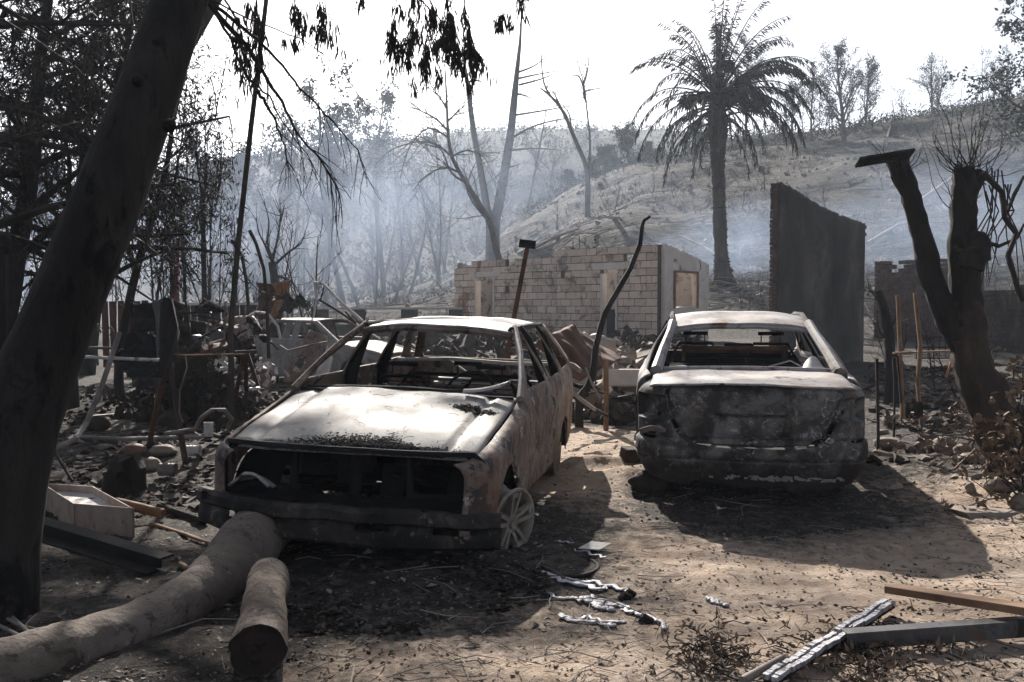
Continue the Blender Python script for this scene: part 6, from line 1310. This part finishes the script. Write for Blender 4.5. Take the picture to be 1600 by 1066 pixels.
for k in range(420):
    px = rg.uniform(420, 740); Y = rg.uniform(19, 30); X = (px - 800) / 1400 * Y; q = on(X, Y, rg.random() ** 2 * .5 + .03); s_ = rg.uniform(.06, .28)
    b.box(q, (s_ * 1.8, s_, s_ * .7), Euler((rg.uniform(-1, 1), rg.uniform(-1, 1), rg.random() * 3)), s_ * .2)
b.build('yard_debris', M['concrete'], None, 'grey debris strewn in the yard before the low wall', 'debris', kind='stuff', smooth=False)

# near left: tray, channel, rods, stump, tins
A_, B_, C_ = gp(118, 833), gp(209, 843), gp(68, 795); e = B_ - A_; f_ = C_ - A_; up = Vector((0, 0, .185)); t = thing('metal_trough', 'pale scorched open metal box lying beside the foot of the big trunk', 'metal box', A_)
M['beige_metal'] = pmat('scorched_beige_enamel', [(.3, (.12, .09, .075)), (.5, (.24, .185, .15)), (.7, (.32, .27, .23))], 4, [((.05, .04, .035), 9, .6, .68)], .7, 40, .3, .004)
def wallq(p, q, r_=.0): return B().add([p, q, q + up * (1 + r_), p + up], [(0, 1, 2, 3)])
for nm, p, q in (('front_side', A_, B_), ('end_side', A_, C_), ('back_side', C_, C_ + e), ('end_side', B_, B_ + f_)): wallq(p, q).build(nm, M['beige_metal'], t, solid=.008, smooth=False)
B().add([A_ + up * .72, B_ + up * .72, B_ + f_ + up * .72, C_ + up * .72], [(0, 1, 2, 3)]).build('lid', M['pale_metal'], t, solid=.006, smooth=False)
a = gp(20, 850, .2); c = gp(262, 890, .06); t = thing('roof_channel', 'long black ribbed metal channel slanting in front of the pale metal box', 'metal channel', gp(150, 870)); d = (c - a).normalized(); sdv = d.cross(Vector((0, 0, 1))).normalized()
B().beam(a, c, .09, .012).build('flange', M['soot'], t)
B().beam(a + sdv * .05 - Vector((0, 0, .03)), c + sdv * .05 - Vector((0, 0, .03)), .012, .07).build('web', M['soot'], t); B().beam(a + sdv * .10 - Vector((0, 0, .06)), c + sdv * .10 - Vector((0, 0, .06)), .09, .01).build('lower_flange', M['char'], t)
grod([(58, 842), (120, 862), (172, 872)], .022, 'pale split stick under the black channel', 'wood', 'split_stick', 'stick', .02)
rod([(182, 785, 6.2), (215, 793, 6.15), (255, 803, 6.1)], .034, 'thick brown wooden handle lying behind the metal box', 'wood', 'round_timber', 'handle', 10)
rod([(135, 775, 6.3), (182, 785, 6.2)], .014, 'thin rod end with a round knob behind the metal box', 'char', 'knobbed_rod', 'rod')
grod([(250, 800), (320, 822)], .03, 'charred black continuation of a beam running to the bumper', 'char', 'charred_beam', 'beam', .03)
grod([(236, 824), (290, 840), (333, 855)], .013, 'straight reddish stick on the ash left of the bumper', 'wood', 'stick', 'stick', .015)
grod([(282, 890), (305, 903), (326, 918)], .015, 'short thick stick near the top of the long fallen trunk', 'wood', 'stick', 'stick', .02)
grod([(205, 880), (260, 898)], .006, 'thin twig lying right below the black channel', 'ash_twig', 'stick', 'stick', .01)
for k, p in enumerate(([(0, 970), (30, 985), (60, 992), (100, 985)], [(10, 965), (50, 1000), (78, 1015)], [(0, 985), (40, 1010), (70, 1030)])): grod(p, .008, ['pale fallen twig left of the fallen trunk, uppermost', 'pale fallen twig left of the fallen trunk, middle', 'pale fallen twig left of the fallen trunk, lowest'][k], 'ash_twig', 'fallen_twig', 'twig', .02)
b = B(); q = gp(195, 772); b.tube([q - Vector((0, 0, .05)), q + Vector((0, 0, .06)), q + Vector((.0, 0, .14)), q + Vector((.01, 0, .2)), q + Vector((-.01, 0, .25)), q + Vector((-.03, 0, .27)), q + Vector((-.02, 0, .29))], [.19, .16, .15, .155, .13, .09, .05], 18, rough=.16); b.build('burnt_stump', M['char'], None, 'black burnt stump in the ash between the big trunk and the car', 'stump')
stone(232, 727, 36, 22, 'pale grey stone just right of the burnt stump'); stone(210, 703, 40, 20, 'brownish stone behind the burnt stump', 'clay'); stone(255, 704, 44, 18, 'long low stone behind the pale grey one'); stone(150, 665, 40, 24, 'dark stone behind the pipe elbow', 'char_brown'); stone(270, 655, 44, 30, 'dark lump behind the left trestle legs', 'char_brown')
for k, (x, y, r_, l) in enumerate(((262, 748, .055, .14), (302, 716, .05, .13), (326, 684, .05, .16))):
    q = gp(x, y, .05); t = thing('tin_can', ['ribbed tin can lying open end toward the car, nearest', 'ribbed tin can beside the headlamp corner', 'upright pale tin near the bonnet corner'][k], 'tin', q)
    b = B(); ax = 'x' if k < 2 else 'z'; pr = [(r_ * (1 + .04 * math.sin(i * 1.9)), -l / 2 + l * i / 14) for i in range(15)]; b.lathe(pr, 20, c=q + Vector((0, 0, .02 if k < 2 else .03)), axis=ax); b.build('shell', M['pale_metal' if k != 0 else 'pipe'], t, solid=.003); 
# tall black garden lamp thing at the far left edge
q = P(8, 560, 7.5); q.z = gzs(q.x, q.y); t = thing('black_post_lamp', 'black post with a small hooded lamp at the far left edge', 'lamp post', q); B().beam(q, P(5, 372, 7.5), .05, .05).build('post', M['char'], t); B().tube([P(5, 362, 7.5), P(5, 368, 7.5), P(8, 385, 7.5)], [.02, .06, .055], 8).build('hood', M['char'], t); B().box(P(11, 393, 7.45), (.04, .03, .05)).build('lamp', M['soot'], t)

# ------------------------------------------------------------------ ground litter
r3 = np.random.RandomState(5)
def litter(n, pxr, yr, maker, name, mat, label, cat, power=1.):
    Y = yr[0] + (yr[1] - yr[0]) * r3.rand(n) ** power; px = pxr[0] + (pxr[1] - pxr[0]) * r3.rand(n); X = (px - 800) / 1400 * Y; Z = gz(X, Y); b = B()
    K_ = fbm(X * 1.3 + n, Y * 1.3, 4)
    for x, y, z, k_ in zip(X, Y, Z, K_):
        if k_ > .43 + .07 * rnd.random(): maker(b, Vector((x, y, z)))
    b.build(name, M[mat], None, label, cat, kind='stuff', smooth=False)
def chip(a, c, fl=.4):
    def m(b, q):
        s_ = rnd.uniform(a, c); b.box(q + Vector((0, 0, s_ * .15)), (s_ * rnd.uniform(1, 2.2), s_, s_ * fl), Euler((rnd.uniform(-.5, .5), rnd.uniform(-.5, .5), rnd.uniform(0, 3))), s_ * .25)
    return m
def flake(a, c):
    def m(b, q):
        s_ = rnd.uniform(a, c); t_ = rnd.uniform(0, 6.3); d = Vector((math.cos(t_), math.sin(t_), rnd.uniform(-.1, .3))); e = Vector((-d.y, d.x, rnd.uniform(-.4, .4))) * .28; q = q + Vector((0, 0, .006)); k = Vector((0, 0, s_ * rnd.uniform(.0, .35)))
        b.add([q, q + d * s_ * .5 + e * s_ + k, q + d * s_, q + d * s_ * .5 - e * s_ + k * .3], [(0, 1, 2, 3)])
    return m
def stickm(a, c, r_):
    def m(b, q):
        l = rnd.uniform(a, c); t_ = rnd.uniform(0, 6.3); d = Vector((math.cos(t_), math.sin(t_), 0)); q = q + Vector((0, 0, .008)); mid = q + d * l * .5 + Vector((-d.y, d.x, 0)) * l * rnd.uniform(-.15, .15) + Vector((0, 0, rnd.uniform(0, .1) * l)); b.tube([q, mid, q + d * l + Vector((0, 0, rnd.uniform(0, .02)))], [r_, r_ * .5], 3, cap=False)
    return m
litter(7000, (-60, 1700), (2.9, 11), chip(.003, .013), 'charcoal_chips', 'char', 'black charcoal chips scattered over the dirt', 'charcoal', 1.4)
litter(12000, (-60, 1700), (2.9, 11), chip(.003, .012), 'gravel', 'stone', 'pale grit and pebbles scattered over the dirt', 'gravel', 1.4)
litter(3400, (-60, 1700), (2.9, 12), flake(.010, .034), 'dry_leaves', 'leaf_brown', 'dry curled leaves scattered over the dirt', 'leaf litter', 1.3)
litter(900, (-60, 850), (2.9, 12), flake(.02, .07), 'pale_flakes', 'ash_twig', 'ash-pale bark flakes in the left foreground', 'bark litter', 1.2)
litter(2400, (-60, 1700), (2.9, 12), stickm(.03, .2, .0018), 'twig_litter', 'twig', 'thin dark twigs scattered over the dirt', 'twig litter', 1.3)
litter(500, (-60, 1700), (2.9, 14), stickm(.08, .4, .0035), 'pale_twig_litter', 'ash_twig', 'thin pale twigs scattered over the dirt', 'twig litter', 1.2)
litter(5200, (-60, 560), (6.2, 17), chip(.012, .06, .35), 'charred_fragments', 'char_brown', 'charred fragments covering the yard at left', 'debris')
litter(700, (100, 560), (6.5, 17), chip(.02, .08, .3), 'pale_fragments', 'concrete', 'pale broken fragments in the yard at left', 'debris')
litter(1500, (1360, 1700), (8, 17), chip(.02, .10, .4), 'yard_fragments', 'char_brown', 'dark fragments covering the yard at right', 'debris')
litter(500, (1360, 1700), (7, 15), chip(.02, .09, .4), 'pale_yard_fragments', 'stone', 'pale fragments in the yard at right', 'debris')
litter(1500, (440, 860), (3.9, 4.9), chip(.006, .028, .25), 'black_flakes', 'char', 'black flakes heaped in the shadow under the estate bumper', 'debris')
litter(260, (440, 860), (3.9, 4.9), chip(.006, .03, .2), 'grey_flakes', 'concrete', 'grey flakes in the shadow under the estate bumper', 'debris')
# brush pile at bottom right and beside the lone metal lump
b = B(); L = ([], [])
for k in range(260):
    px = rg.choice([rg.gauss(1400, 80), rg.gauss(1120, 30), rg.gauss(1330, 50)]); y = rg.gauss(1035, 30) if px > 1250 else rg.gauss(1030, 24); q = gp(px, min(max(y, 940), 1120), .02)
    l = rg.uniform(.03, .16); d = rdir(rg); d.z = abs(d.z) * .15; b.tube([q, q + d * l * .5 + Vector((0, 0, .015)), q + d * l], [.0035, .0015], 4, cap=False)
    for j in range(2): leafq(L[0], L[1], q + d * l * rg.random(), rdir(rg) + Vector((0, 0, -.2)), rg.uniform(.03, .07), .008, rg)
b.add([], []); b.build('brushwood', M['twig'], None, 'dark brushwood and twigs piled around the scrap at bottom right', 'brushwood', kind='stuff')
B().add(*L).build('dry_brush_leaves', M['leaf_brown'], None, 'brown dead leaves caught in the brushwood at bottom right', 'leaf litter', kind='stuff', smooth=False)

# ------------------------------------------------------------------ haze and drifting smoke
def vol(name, dens, col, aniso, noise_=False):
    m = bpy.data.materials.new(name); m.use_nodes = True; nt = m.node_tree; nt.nodes.clear(); o = nt.nodes.new('ShaderNodeOutputMaterial'); v = nt.nodes.new('ShaderNodeVolumePrincipled')
    v.inputs['Color'].default_value = (*col, 1); v.inputs['Anisotropy'].default_value = aniso; v.inputs['Density'].default_value = dens; lk(nt, v.outputs[0], o.inputs['Volume'])
    if noise_:
        tc = nt.nodes.new('ShaderNodeTexCoord'); ln = nt.nodes.new('ShaderNodeVectorMath'); ln.operation = 'LENGTH'; lk(nt, tc.outputs['Object'], ln.inputs[0])
        mr = nt.nodes.new('ShaderNodeMapRange'); mr.interpolation_type = 'SMOOTHSTEP'; mr.inputs[1].default_value = 1.; mr.inputs[2].default_value = .15; lk(nt, ln.outputs['Value'], mr.inputs[0])
        n = noise(nt, tc.outputs['Object'], 1.9, 3, .6, .5); r_ = ramp(nt, [(.36, 0.), (.66, 1.)], n); mm = nt.nodes.new('ShaderNodeMath'); mm.operation = 'MULTIPLY'; lk(nt, mr.outputs[0], mm.inputs[0]); lk(nt, r_, mm.inputs[1])
        m2 = nt.nodes.new('ShaderNodeMath'); m2.operation = 'MULTIPLY'; lk(nt, mm.outputs[0], m2.inputs[0]); m2.inputs[1].default_value = dens; lk(nt, m2.outputs[0], v.inputs['Density'])
    return m
b = B(); b.box((0, 340, 37), (1500, 800, 84)); b.build('haze', vol('haze_air', .0008, (.74, .85, 1), .3), None, kind='stuff', smooth=False)
def puff(px, py, Y, rx, ry, rz, dens, name='smoke', label=None):
    c = P(px, py, Y); me = bpy.data.meshes.new(name); b = B(); b.grid(lambda u, v: Vector((math.cos(u * 6.2832) * math.sin(v * math.pi), math.sin(u * 6.2832) * math.sin(v * math.pi), -math.cos(v * math.pi))), 20, 12)
    me.from_pydata([tuple(v) for v in b.v], [], b.f); me.materials.append(vol('smoke_plume', dens, (.62, .76, 1), .2, True)); o = bpy.data.objects.new(name, me); COL.objects.link(o); o.location = c; o.scale = (rx, ry, rz); _tag(o, label, 'smoke', kind='stuff')
puff(560, 340, 56, 24, 17, 9, .030, label='bluish smoke drifting through the valley trees')
puff(1140, 395, 41, 6, 5, 3.6, .13, label='pale smoke at the foot of the palm')
puff(1500, 350, 38, 10, 6, 4.5, .09, label='smoke rising behind the charred pollard')
puff(60, 400, 40, 10, 9, 6, .05, label='smoke beyond the trees at the far left')
